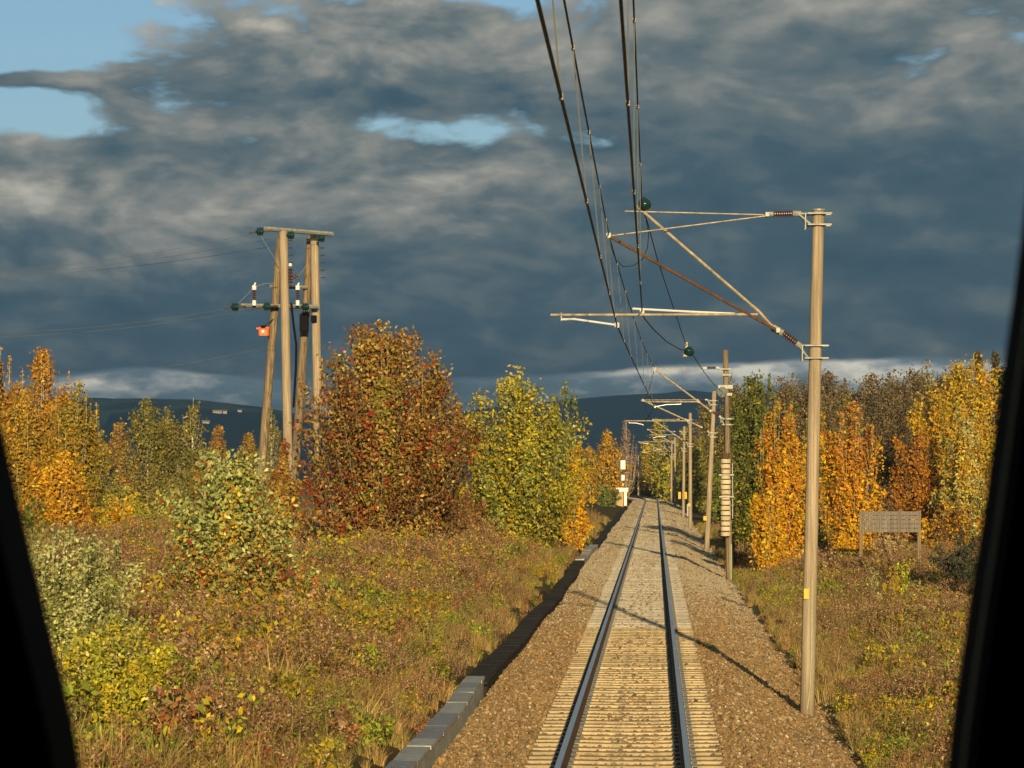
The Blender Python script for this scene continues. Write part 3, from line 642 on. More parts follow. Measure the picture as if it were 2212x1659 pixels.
def tree_meshes(H, Wd, env, pal, seed, n_leaf, leaf, t0=0.05, branches=70, stems=1, rise=0.25, spread=0.30, asp=0.55, upright=0.0, pal_top=None, pal_low=None, bark='bark', berries=0, trunk_r=None, coh=0.55, shoots=0, droop=0.0, subs=None):
    n_leaf = int(n_leaf * (1.55 if leaf > 0.09 else 1.15)); leaf = leaf * (0.80 if leaf > 0.09 else 0.92); branches = int(branches * 1.2)
    r = np.random.default_rng(seed); E = ENV[env]; et = [e[0] for e in E]; er = [e[1] for e in E]
    tr = trunk_r or max(0.03, H * 0.011); tm = MB(); S = []
    subs = subs or (1 if stems == 1 else min(stems, 5))
    # every stem carries its own part of the crown: own place, height and girth
    SH = [1.0] + [r.uniform(0.62, 0.97) for _ in range(subs - 1)]
    SW = [1.0 if subs == 1 else r.uniform(0.62, 0.78)] + [r.uniform(0.48, 0.72) for _ in range(subs - 1)]
    SC = []
    for k in range(subs):
        if subs == 1: SC.append((0.0, 0.0)); continue
        a = 6.28 * (k * 0.37 + r.uniform(-0.06, 0.06)) + seed; q = (0.08 if k == 0 else r.uniform(0.22, 0.34)) * Wd
        SC.append((math.cos(a) * q, math.sin(a) * q * 0.8))
    for k in range(max(stems, subs)):
        s = k % subs; pts = []; lx, ly = r.normal(0, H * 0.012, 2); bx, by = r.normal(0, 0.03 * Wd, 2) if stems > 1 else (0, 0); jx, jy = (0, 0) if k < subs else r.normal(0, 0.06 * Wd, 2)
        for i in range(7):
            u = i / 6; v = u ** 0.7; pts.append((bx * (1 - v) + (SC[s][0] + jx) * v + lx * math.sin(u * 3), by * (1 - v) + (SC[s][1] + jy) * v + ly * math.sin(u * 4), -0.15 + (H * SH[s] * 0.97 + 0.15) * u))
        S.append((s, np.array(pts))); f = 1.0 if stems == 1 else 0.6
        tm.tube(pts, [tr * f * (1 - 0.88 * (i / 6)) for i in range(7)], 6)
    Bp = []; Bc = []; w = []
    ph = r.uniform(0, 6.28, 8)
    for b in range(branches):
        s, st = S[b % len(S)]; Hs = H * SH[s]; Ws = Wd * SW[s]
        t = t0 + (1 - t0) * r.random() ** 0.85; te = (t - t0) / (1 - t0)
        a = 6.28 * (b * 0.618 % 1) + r.normal(0, 0.35)
        lump = 0.95 + 0.17 * math.sin(2 * a + ph[0] + 4 * te + s) + 0.16 * math.sin(5 * a + ph[1] - 8 * te + 2 * s) + 0.10 * math.sin(3 * a + ph[2] + 15 * te)
        rad = np.interp(te, et, er) * Ws / 2 * lump * (0.35 + 0.72 * r.random() ** 0.5)
        ax = np.interp(Hs * t, st[:, 2], st[:, 0]); ay = np.interp(Hs * t, st[:, 2], st[:, 1])
        tip = np.array([ax + math.cos(a) * rad, ay + math.sin(a) * rad, Hs * min(t, 0.985) + r.normal(0, 0.02) * Hs])
        zs = max(Hs * (t - rise * r.uniform(0.6, 1.3) - upright * 0.25) - 0.25 * rad, H * t0 * 0.5)
        sx = np.interp(zs, st[:, 2], st[:, 0]); sy = np.interp(zs, st[:, 2], st[:, 1]); s0 = np.array([sx, sy, zs])
        md = s0 * 0.45 + tip * 0.55 + np.array([0, 0, (tip[2] - zs) * (-0.16 - 0.15 * upright)]) * (1 - droop)
        if droop: tip = tip - np.array([0, 0, droop * rad * 0.5])
        if upright: md[:2] = s0[:2] * (0.45 - 0.3 * upright) + tip[:2] * (0.55 + 0.3 * upright)
        tm.tube([s0, md, tip], [tr * 0.22, tr * 0.14, tr * 0.05], 3, cap=False)
        Bp.append((s0, md, tip)); w.append((0.25 + rad / Ws + 0.25 * te) * r.lognormal(0, 0.75))
    w = np.array(w); w /= w.sum(); k = r.choice(branches, n_leaf, p=w)
    s0 = np.array([b[0] for b in Bp])[k]; md = np.array([b[1] for b in Bp])[k]; tp = np.array([b[2] for b in Bp])[k]
    u = (1 - r.random(n_leaf) ** 1.5 * 0.85)[:, None]
    p = (1 - u) ** 2 * s0 + 2 * u * (1 - u) * md + u * u * tp
    sg = spread * min(Wd, H * 0.8) * 0.27; j = r.normal(0, 1, (n_leaf, 3)) * sg * np.array([1, 1, 0.8 + 0.7 * upright]) * (1.15 - 0.75 * u)
    p = p + j
    if shoots:                                            # slender leafy shoots that stand out of the top
        n2 = shoots * 26; kk = np.repeat(np.arange(shoots), 26); aa = r.uniform(0, 6.28, shoots); qq = Wd * 0.40 * np.sqrt(r.random(shoots))
        zt = np.interp(qq / (Wd / 2), [0, 0.5, 1], [1.0, 0.9, 0.66]) * H; hh = r.uniform(0.08, 0.17, shoots) * H; v = r.random(n2)
        p2 = np.stack([np.cos(aa[kk]) * qq[kk], np.sin(aa[kk]) * qq[kk], zt[kk] - hh[kk] * 0.75 + hh[kk] * v], 1) + r.normal(0, 0.035, (n2, 3)); p = np.concatenate([p, p2]); k = np.concatenate([k, r.integers(0, branches, n2)])
        for i in range(shoots): tm.tube([(math.cos(aa[i]) * qq[i], math.sin(aa[i]) * qq[i], zt[i] - hh[i] * 1.3), (math.cos(aa[i]) * qq[i], math.sin(aa[i]) * qq[i], zt[i] + hh[i] * 0.2)], 0.008, 3, cap=False)
    n = len(p); p[:, 2] = np.abs(p[:, 2] - 0.02) + 0.02
    out = p * np.array([1, 1, 0]); out /= (np.linalg.norm(out, axis=1, keepdims=True) + 1e-6)
    nd = out * 0.60 + np.array([0, 0, 0.12]) + r.normal(0, 0.70, (n, 3))
    V = leafquads(p, nd, leaf * r.uniform(0.65, 1.4, n), asp, r)
    main = pick(r, pal, branches, 0.10); c = np.where((r.random(n) < coh)[:, None], main[k] * r.lognormal(0, 0.20, (n, 1)), pick(r, pal, n, 0.26))
    te = p[:, 2] / H
    if pal_top: c = np.where(((te + r.normal(0, 0.12, n)) > 0.72)[:, None], pick(r, pal_top, n), c)
    if pal_low: c = np.where(((te + r.normal(0, 0.12, n)) < 0.40)[:, None], pick(r, pal_low, n), c)
    crown = quads_mesh('crown', V, np.clip(c, 0, 0.85), M['leaf'])
    trunk = tm.mesh('trunk', M[bark], True)
    bm_ = None
    if berries:
        i = r.choice(n, berries); q = p[i] + out[i] * leaf * 0.6 + r.normal(0, 0.05, (berries, 3)); mb = MB()
        for z in q:
            for _ in range(3):
                o = z + r.normal(0, 0.028, 3); s = r.uniform(0.022, 0.042) * (leaf / 0.11)
                mb.add([o + (s, 0, 0), o + (0, s, 0), o + (-s, 0, 0), o + (0, -s, 0), o + (0, 0, s), o + (0, 0, -s)], [(0, 1, 4), (1, 2, 4), (2, 3, 4), (3, 0, 4), (1, 0, 5), (2, 1, 5), (3, 2, 5), (0, 3, 5)])
        bm_ = mb.mesh('berries', M['berry'])
    return trunk, crown, bm_
def place(name, label, cat, meshes, loc, rz=0, group=None, scale=1.0):
    o = thing(name, label, cat, loc, group); o.rotation_euler = (0, 0, rz); o.scale = (scale,) * 3 if np.isscalar(scale) else scale
    link('trunk', meshes[0], o); link('crown', meshes[1], o)
    if meshes[2]: link('berries', meshes[2], o)
    return o
def spot(px, Z):
    p = W(px, HY, Z); return np.array([p[0], p[1], float(ground_z(p[0], p[1]))])
SEED = [100]
CLEAR = []
def tree(name, label, cat, px, ytop, wpx, Z, env, pal, n_leaf, leaf, group=None, **kw):
    g = spot(px, Z); H = 3.4 + (HY - ytop) / F * Z - g[2]; Wd = 1.12 * wpx / F * Z; SEED[0] += 1
    if Z < 70:
        for q in range(3): CLEAR.append((g[0] + (CAM[0] - g[0]) * q * 0.028, g[1] * (1 - q * 0.028), Wd * (0.38 - 0.08 * q)))
    return place(name, label, cat, tree_meshes(H, Wd, env, pal, SEED[0], n_leaf, leaf, **kw), g, 0, group)

# left side, front to back
r2 = random.Random(21); spals = [YELW, GREENW, REDW, YGRN, GREENW + YELW, BROWN + REDW]
for i, (px, yt, wp, Z) in enumerate([(420, 1430, 90, 41), (470, 1520, 110, 36), (540, 1450, 100, 42), (590, 1540, 120, 36), (690, 1400, 80, 47), (740, 1520, 90, 38), (390, 1330, 80, 52), (330, 1290, 90, 55), (860, 1330, 80, 56), (720, 1310, 90, 60), (900, 1260, 80, 68), (450, 1600, 100, 33.5), (680, 1590, 110, 34), (960, 1215, 90, 78)]):
    tree('bank_shrub', ('small yellow shrub among the weeds left of the trough', 'small green shrub among the weeds left of the trough', 'small reddish shrub among the weeds left of the trough', 'small lime shrub among the weeds left of the trough', 'small green and yellow shrub among the weeds left of the trough', 'small brown shrub among the weeds left of the trough')[i % 6], 'shrub', px, yt, wp, Z, 'round', spals[i % 6], 1300, 0.052, ('yellow', 'green', 'reddish', 'lime', 'two-coloured', 'brown')[i % 6] + ' shrubs on the left bank', stems=5, branches=44, upright=0.4, subs=2)
tree('yellow_bush', 'yellow-green leafy bush on the bank below the pale willow', 'bush', 235, 1350, 330, 34.5, 'round', YGRN, 19000, 0.05, stems=6, upright=0.5, branches=150, subs=3, shoots=14)
tree('willow_bush', 'pale silvery green willow bush beside the dark window post', 'bush', 150, 1135, 320, 44, 'round', PALEW, 22000, 0.055, stems=7, upright=0.6, branches=150, shoots=26, subs=4)
tree('low_bush', 'small blue-green bush at the foot of the yellow bush', 'bush', 375, 1525, 110, 36, 'round', WGREEN, 900, 0.07, stems=4, branches=26)
tree('rowan_bush', 'light green rowan bush dotted with red berries in front of the twin poles', 'bush', 500, 985, 270, 60, 'column', PALEG, 20000, 0.085, stems=5, upright=0.35, branches=170, subs=1, berries=85, pal_low=[((0.44, 0.22, 0.04), 3), ((0.20, 0.20, 0.05), 3), ((0.40, 0.12, 0.03), 1.5), ((0.48, 0.32, 0.04), 2), ((0.30, 0.34, 0.11), 3)])
tree('red_shrub', 'low red and yellow shrub beside the light green rowan bush', 'shrub', 645, 1235, 110, 60, 'round', [((0.46, 0.14, 0.05), 3), ((0.52, 0.34, 0.05), 3), ((0.50, 0.36, 0.14), 2), ((0.30, 0.22, 0.05), 2)], 1300, 0.075, stems=4, branches=30)
tree('yellow_shrub', 'round golden yellow shrub near the foot of the twin poles', 'shrub', 692, 1165, 95, 92, 'round', GOLD, 1100, 0.10, stems=4, branches=30)
tree('orange_shrub', 'orange tinted shrub in the weeds under the light green rowan', 'shrub', 560, 1360, 150, 52, 'round', REDW, 1300, 0.065, stems=4, branches=34)
tree('lime_shrub', 'fresh green shrub standing alone in the weeds', 'shrub', 800, 1395, 120, 47, 'round', GREENW + [((0.5, 0.4, 0.02), 2)], 900, 0.06, stems=4, branches=28)
tree('gold_shrub', 'small yellow leaved shrub low on the bank by the concrete trough', 'shrub', 640, 1470, 120, 40, 'round', YELW, 900, 0.06, stems=4, branches=26)
tree('rowan_tree', 'large red-brown rowan tree covered with red berries behind the twin poles', 'tree', 818, 700, 350, 101, 'round', ROWAN, 30000, 0.14, stems=4, upright=0.3, branches=190, subs=1, shoots=10, berries=300, t0=0.10, spread=0.22, bark='bark_grey', trunk_r=0.075)
tree('rowan_bush', 'small red-brown rowan bush at the feet of the twin poles', 'bush', 606, 955, 85, 99, 'column', ROWAN, 3600, 0.13, stems=4, upright=0.4, branches=60, berries=30)
tree('brown_bush', 'brown leaved bush between the red rowan and the yellow-green willow', 'bush', 955, 850, 190, 106, 'egg', BROWNB, 6500, 0.14, stems=4, upright=0.4, branches=90, subs=2)
tree('willow_tree', 'yellow and green willow tree standing left of the cable trough', 'tree', 1108, 812, 265, 122, 'round', WILLOW, 18000, 0.16, stems=6, upright=0.75, branches=150, shoots=26, subs=1, t0=0.03, spread=0.24)
tree('green_willow', 'grey-green willow with tall thin shoots behind the yellow-green willow', 'tree', 1215, 825, 110, 140, 'column', WGREEN, 6000, 0.16, stems=5, upright=0.85, branches=70, shoots=16)
tree('aspen_sapling', 'slim bright orange young tree beside the yellow-green willow', 'tree', 1243, 955, 62, 136, 'column', GOLD, 2600, 0.16, branches=40, upright=0.6, bark='bark_grey')
tree('orange_aspen', 'orange-yellow tree behind the railway signal', 'tree', 1312, 935, 95, 335, 'egg', BIRCHY + [((0.6, 0.3, 0.02), 4)], 4200, 0.30, branches=60, upright=0.5, bark='birch')
tree('far_birch', 'dull yellow birch between the willow and the signal', 'tree', 1275, 965, 70, 300, 'egg', BIRCHY, 2600, 0.28, branches=44, upright=0.5, bark='birch')
tree('bare_birch', 'thin pinkish brown birch almost bare behind the signal', 'tree', 1352, 903, 46, 420, 'tall', [((0.26, 0.15, 0.09), 3), ((0.34, 0.20, 0.11), 2)], 900, 0.26, branches=50, upright=0.6, bark='birch')
tree('grey_shrub', 'grey-green shrub at the foot of the signal', 'shrub', 1310, 1045, 65, 290, 'round', WGREEN, 1500, 0.24, stems=4, branches=34)
# birches at the far left
for i, (px, yt, wp, Z, pal, lab) in enumerate([
    (-15, 740, 150, 132, BIRCHO, 'tall orange birch with its crown leaving the edge of the left window post'),
    (100, 752, 130, 138, BIRCHO, 'tall ragged orange-brown birch with open top over the left window post'),
    (60, 850, 150, 128, BIRCHY, 'bushy golden birch in front of the tall orange birches'),
    (160, 828, 120, 133, [((0.34, 0.24, 0.035), 3), ((0.24, 0.20, 0.03), 4), ((0.44, 0.24, 0.02), 2)], 'olive and gold birch at the end of the tall birch row'),
    (130, 985, 130, 122, GOLD + BIRCHO, 'low orange birch thicket under the tall birches'),
    (235, 1065, 110, 128, YELW + GOLD, 'rounded yellow bush at the foot of the birch row')]):
    tree('birch_tree', lab, 'tree', px, yt, wp * 1.25, Z, ('egg', 'egg', 'egg', 'egg', 'round', 'round')[i], pal, (15000, 14000, 14000, 11000, 9500, 5500)[i], 0.155, branches=(90, 80, 90, 80, 70, 50)[i], upright=0.30, bark='birch', t0=0.06, spread=0.33, shoots=8 if i < 4 else 0, stems=1 if i < 4 else 4, subs=(3, 3, 2, 2, 3, 2)[i])
tree('dark_bush', 'dark shadowy green bush half behind the left window post', 'bush', 40, 1045, 120, 112, 'round', DGREEN, 2600, 0.14, stems=4, branches=44)
for i, (px, yt, wp, Z, lab) in enumerate([
    (205, 900, 80, 236, 'mixed green and gold tree just behind the birch row'),
    (262, 905, 60, 250, 'small gold-brown tree between the birch row and the olive birches'),
    (318, 862, 105, 224, 'olive birch with white trunk showing below its crown'),
    (355, 880, 80, 235, 'thin olive birch half hidden by its olive neighbour with white trunk'),
    (408, 850, 85, 222, 'taller olive-brown birch with pointed top beside the light green rowan'),
    (472, 915, 52, 250, 'small conical orange-brown tree left of the leaning poles'),
    (540, 935, 60, 262, 'low orange tree seen between the leaning poles and the conical tree'),
    (585, 880, 40, 260, 'thin olive tree top seen between the twin poles')]):
    tree('olive_birch', lab, 'tree', px, yt, wp * 1.3, Z, 'tall' if i not in (5, 6) else 'cone', OLIVET if i not in (1, 5, 6) else BIRCHY + BROWNB, (4600, 3600, 6500, 4600, 6000, 2800, 2600, 1800)[i], 0.25, branches=80, subs=2 if i < 5 else 1, upright=0.2, bark='birch', t0=0.06, spread=0.34)
for px, yt, wp, Z, lab, pal in [(255, 1030, 150, 205, 'low olive thicket under the olive birches', OLIVET + YGRN), (385, 1000, 150, 208, 'dense green thicket behind the light green rowan', OLIVET), (330, 1060, 110, 200, 'short yellow-green thicket at the field edge', YGRN + OLIVET), (580, 1010, 110, 150, 'olive and orange thicket behind the leaning pole legs', OLIVET + BIRCHY),
        (1010, 1050, 90, 118, 'brown undergrowth between the red rowan and the willow', BROWNB), (860, 1085, 200, 108, 'dark brown undergrowth below the red rowan', BROWN + BROWNB)]:
    tree('thicket', lab, 'bush', px, yt, wp, Z, 'round', pal, int(wp * 26), 0.0011 * Z, stems=5, branches=60, upright=0.4)
# the end of the straight
end = [(1425, 905, 95, 455, 'tall yellow-green tree where the track bends away', YGRN + OLIVET), (1478, 915, 80, 440, 'broad olive tree behind the far masts', OLIVET),
       (1530, 870, 120, 400, 'dark olive-brown tree behind the wooden masts', FOREST + OLIVET), (1395, 955, 60, 480, 'yellow tree crown at the very end of the track', GOLD + YGRN),
       (1450, 985, 90, 420, 'low yellow-green bush thicket beside the far masts', YGRN), (1515, 950, 90, 330, 'olive-yellow round tree behind the third mast', YGRN + OLIVET),
       (1375, 1010, 60, 500, 'dim grey-brown thicket where the rails disappear', FOREST), (1420, 1010, 80, 475, 'low gold-brown thicket closing the end of the track', BIRCHY + FOREST),
       (1330, 985, 60, 440, 'dull orange thicket left of the bend', BIRCHY), (1555, 990, 80, 260, 'green bush beside the mast with concrete weights', DGREEN)]
for px, yt, wp, Z, lab, pal in end:
    tree('roadside_tree', lab, 'tree', px, yt, wp, Z, 'egg', pal, int(wp * 34), 0.34, branches=50, upright=0.4, t0=0.03, spread=0.24)
for px, yt, wp, Z, lab in [(1290, 985, 70, 470, 'distant dull red tree behind the orange tree by the signal'), (1350, 960, 60, 520, 'distant grey-brown tree beyond the bend')]:
    tree('distant_tree', lab, 'tree', px, yt, wp, Z, 'egg', BROWNB, 1500, 0.4, branches=40, upright=0.4)
# right side
tree('green_tree', 'dark green leafy tree with upright shoots beside the weighted mast', 'tree', 1645, 810, 190, 158, 'egg', DGREEN, 16000, 0.19, stems=5, upright=0.7, branches=140, shoots=24, subs=2, spread=0.24, pal_low=[((0.40, 0.32, 0.03), 3), ((0.17, 0.19, 0.03), 3), ((0.10, 0.12, 0.025), 3)])
tree('aspen_tree', 'bright orange aspen left of the near mast', 'tree', 1688, 862, 135, 126, 'column', ORANGE, 9500, 0.165, branches=100, stems=5, shoots=10, upright=0.6, bark='bark_grey', pal_top=[((0.30, 0.24, 0.03), 3), ((0.50, 0.24, 0.03), 3), ((0.55, 0.17, 0.04), 1)], t0=0.04)
tree('aspen_tree', 'bright orange aspen with reddish tip right of the near mast', 'tree', 1840, 866, 135, 138, 'column', ORANGE, 9000, 0.17, branches=90, stems=5, shoots=10, upright=0.65, bark='bark_grey', pal_top=[((0.55, 0.17, 0.03), 3), ((0.32, 0.25, 0.03), 3), ((0.60, 0.30, 0.10), 1)], t0=0.05)
tree('aspen_tree', 'low golden aspen growing at the foot of the near mast', 'tree', 1655, 1040, 90, 120, 'round', GOLD, 2800, 0.155, stems=3, branches=50, upright=0.5, bark='bark_grey')
tree('aspen_tree', 'small olive and orange aspen directly behind the near mast', 'tree', 1765, 880, 100, 165, 'column', ORANGE + DGREEN, 4500, 0.19, branches=70, upright=0.6, bark='bark_grey')
tree('yellow_aspen', 'tall round golden aspen by the right window post', 'tree', 2090, 792, 215, 178, 'dome', [((0.58, 0.38, 0.02), 4), ((0.48, 0.32, 0.025), 3), ((0.36, 0.27, 0.03), 2), ((0.62, 0.30, 0.02), 2)], 15000, 0.215, branches=130, subs=1, upright=0.3, bark='bark_grey', t0=0.06)
tree('poplar', 'pale green and yellow upright poplar in front of the golden aspen', 'tree', 2085, 875, 130, 160, 'column', PALEW + GOLD, 6500, 0.18, stems=4, upright=0.8, branches=90, shoots=18)
tree('rust_aspen', 'rust orange aspen behind the wooden board', 'tree', 1980, 918, 130, 165, 'column', [((0.52, 0.22, 0.015), 4), ((0.40, 0.17, 0.02), 4), ((0.28, 0.14, 0.025), 2)], 8000, 0.18, branches=80, stems=4, shoots=6, upright=0.5, bark='bark_grey')
tree('brown_bush', 'dark brown bush between the orange aspen and the rust one', 'bush', 1915, 915, 120, 190, 'egg', FOREST, 5200, 0.2, stems=3, branches=70, upright=0.4)
tree('cream_shrub', 'pale cream dry shrub under the wooden board', 'shrub', 1925, 1150, 120, 152, 'round', CREAM, 2600, 0.11, stems=4, branches=40)
tree('green_sapling', 'fresh lime green sapling in front of the wooden board', 'sapling', 1955, 1182, 34, 95, 'column', LIME, 420, 0.10, branches=18, upright=0.7)
tree('yellow_sapling', 'short yellow sapling beside the lime green one', 'sapling', 1932, 1212, 36, 94, 'column', YELW, 380, 0.095, branches=16, upright=0.6)
tree('white_weed', 'pale greenish white flowered shrub near the saplings', 'shrub', 1890, 1225, 70, 93, 'round', PALEW + CREAM, 420, 0.075, stems=4, branches=18)
tree('dry_bush', 'brown dry bush on the slope below the orange aspens', 'bush', 1800, 1185, 210, 112, 'round', BROWN, 3400, 0.095, stems=6, branches=60, upright=0.5)
tree('dry_bush', 'dark brown dry bush beside the foot of the weighted mast', 'bush', 1600, 1170, 70, 128, 'round', BROWN, 1500, 0.10, stems=5, branches=34, upright=0.5)
tree('shade_toned_bush', 'grey-green bush coloured dark for the shadow by the right window post', 'bush', 2075, 1140, 150, 104, 'round', [((0.06, 0.065, 0.035), 3), ((0.09, 0.085, 0.05), 2)], 3600, 0.10, stems=5, branches=50)  # the shadow on this bank is put into the bush's dark leaf colours
for i, (px, yt, wp, lab) in enumerate([(2112, 762, 42, 'pointed spruce top behind the golden aspen'), (2150, 768, 46, 'spruce top touching the right window post')]):
    tree('spruce_tree', lab, 'tree', px, yt, wp * 1.6, 300, 'spire', [((0.10, 0.085, 0.03), 3), ((0.07, 0.065, 0.025), 3)], 3600, 0.34, branches=120, rise=-0.02, spread=0.18, droop=0.3)
for px, yt, wp, Z, lab, pal in [(1740, 1060, 120, 150, 'olive undergrowth behind the near mast', DGREEN + YELW), (1885, 1060, 120, 160, 'brown undergrowth beside the wooden board', BROWN + BROWNB), (2040, 1080, 140, 158, 'rusty undergrowth under the golden aspen', BROWNB + ORANGE), (1590, 1060, 80, 165, 'dark undergrowth under the green tree', DGREEN), (1960, 1010, 130, 185, 'dark brown undergrowth behind the rust aspen', FOREST + BROWNB)]:
    tree('low_thicket', lab, 'bush', px, yt, wp, Z, 'round', pal, int(wp * 26), 0.0011 * Z, stems=5, branches=60, upright=0.4)
# the brown wood on the right
fp = [tree_meshes(15, 7.5, e, FOREST if q else FOREST + OLIVET, 900 + q, 6500, 0.34, branches=110, upright=0.10, bark='bark', t0=0.10, spread=0.40, subs=2 + q % 2) for q, e in enumerate(('egg', 'tall', 'egg', 'round'))]
wood = [(1575, 818, 300), (1600, 835, 330), (1622, 822, 350), (1700, 815, 320), (1725, 822, 350), (1748, 812, 300), (1775, 806, 330), (1800, 800, 360), (1822, 818, 340), (1850, 812, 320), (1875, 800, 350), (1900, 806, 330), (1922, 812, 360),
        (1945, 798, 320), (1965, 790, 345), (1990, 800, 330), (2012, 792, 350), (2035, 796, 320), (2060, 806, 340), (2165, 790, 330), (1840, 850, 270), (1890, 860, 265), (1935, 855, 275), (1985, 850, 270), (2030, 850, 270), (1780, 860, 260)]
rr = random.Random(8)
for i, (px, yt, Z) in enumerate(wood):
    g = spot(px, Z); H = 3.4 + (HY - yt - rr.uniform(-6, 10)) / F * Z - g[2]
    place('forest_tree', 'brown half-bare tree in the wood behind the orange aspens', 'tree', fp[i % 4], g, rr.uniform(0, 6.28), 'trees of the brown wood', (H / 15 * rr.uniform(0.8, 1.15), H / 15 * rr.uniform(0.8, 1.15), H / 15))
# trees beside the frame that shade the right bank
sp = tree_meshes(11, 4.2, 'spire', SPRUCE, 950, 6000, 0.2, branches=160, rise=-0.02, spread=0.18, droop=0.3)
for px, Z in ((2185, 90), (2260, 86)):
    place('spruce_tree', 'dark spruce beside the line hidden by the right window post', 'tree', sp, spot(px, Z), Z, 'spruces beside the right bank', rr.uniform(0.62, 0.7))
build_weeds()

# ------------------------------------------------------------------ cable trough left of the track
def build_trough():
    def tx(y): return -2.53 + 0.05 * math.sin(y * 0.09) + 0.04 * math.sin(y * 0.31 + 1)
    def seg(root, y0, y1, step, zt, wd, lidm, sidem, lidname, gap, r):
        S = Sub(root)
        for s in (-1, 1):
            mb = MB(); y = y0
            while y < y1 - 0.01:
                e = min(y + step * 2, y1); a = np.array([tx(y) + s * (wd / 2 - 0.03), y, 0]); b = np.array([tx(e) + s * (wd / 2 - 0.03), e, 0])
                mb.box(((a[0] + b[0]) / 2, (y + e) / 2, zt - 0.05 - 0.15), (0.055, e - y - 0.012, 0.30), math.atan2(-(b[0] - a[0]), e - y)); y = e
            S('side_wall', mb, sidem)
        y = y0; k = 0; cache = {}
        while y < y1 - 0.01:
            e = min(y + step, y1); c = ((tx(y) + tx(e)) / 2, (y + e) / 2, zt)
            q = MB(); q.box((0, 0, 0), (wd, step - gap, 0.055), 0, 0, 0.008)
            key = r.randrange(len(lidm))
            if key not in cache: cache[key] = q.mesh(lidname, lidm[key])
            o = link(lidname, cache[key], root); o.location = (c[0] + r.uniform(-0.008, 0.008) - S.o[0], c[1] - S.o[1], c[2] + r.uniform(-0.006, 0.006) - S.o[2])
            o.rotation_euler = (r.uniform(-0.01, 0.01), r.uniform(-0.02, 0.02), math.atan2(-(tx(e) - tx(y)), e - y)); y = e; k += 1
        mb = MB(); y = (y0 + y1) / 2
        return root
    r = random.Random(3); L = [M['lid'], M['lid'], M['lid_wet']]
    seg(thing('cable_trough', 'raised grey concrete cable trough with damp lids beside the gravel', 'cable trough', (tx(30), 28, -0.33)), 28, 49.5, 1.0, 0.0, 0.31, L, M['trough_side'], 'lid', 0.012, r)
    seg(thing('cable_duct', 'shade-blackened board cable duct running on from the grey concrete trough', 'cable duct', (tx(50), 49.8, -0.42)), 49.8, 118, 0.5, -0.10, 0.40, [M['shade_board']], M['shade_board'], 'board', 0.035, r)
    seg(thing('cable_trough', 'short grey concrete trough section between two black board stretches', 'cable trough', (tx(118), 118.2, -0.36)), 118.2, 142, 1.0, -0.03, 0.36, [M['lid']], M['trough_side'], 'lid', 0.012, r)
    seg(thing('cable_duct', 'shade-blackened board cable duct beyond the short grey trough towards the signal', 'cable duct', (tx(142), 142.3, -0.42)), 142.3, 300, 1.5, -0.10, 0.40, [M['shade_board']], M['shade_board'], 'board', 0.035, r)
build_trough()

# ------------------------------------------------------------------ overhead line masts
def insul(mb_c, mb_i, p0, p1, r0, n, core=0.03):
    """ribbed insulator from p0 to p1"""
    p0 = np.array(p0); p1 = np.array(p1); pts = []; rad = []
    for i in range(n):
        for f, q in ((0.05, core), (0.25, r0), (0.55, r0 * 0.9), (0.75, core)):
            pts.append(p0 + (p1 - p0) * ((i + f) / n)); rad.append(q)
    mb_i.tube(pts, rad, 10)
def pole_part(S, base, top, r0, r1, mt, name='pole'):
    pts = [np.array(base) + (np.array(top) - np.array(base)) * (i / 8) for i in range(9)]
    mb = MB(); mb.tube(pts, [r0 + (r1 - r0) * i / 8 for i in range(9)], 14); return S(name, mb, mt, smooth=True)
def bracket(S, pole_x, y, z, left, dz=0.22, r=0.11):
    """the two clamps round a pole and the arms that hold an insulator"""
    mb = MB()
    for q in (0, -dz): mb.box((pole_x, y, z + q), (2 * r + 0.09, 2 * r + 0.06, 0.055)); mb.tube([(pole_x - r - 0.1, y - r - 0.03, z + q), (pole_x + r + 0.14, y - r - 0.03, z + q)], 0.014, 6)
    S('clamp', mb, M['galv'])
    mb = MB(); mb.tube([(pole_x - r, y, z), left], 0.022, 6); mb.tube([(pole_x - r, y, z - dz), left], 0.022, 6); mb.tube([(pole_x - r - 0.12, y, z), (pole_x - r - 0.12, y, z - dz * 0.7)], 0.018, 6)
    S('bracket', mb, M['galv'])
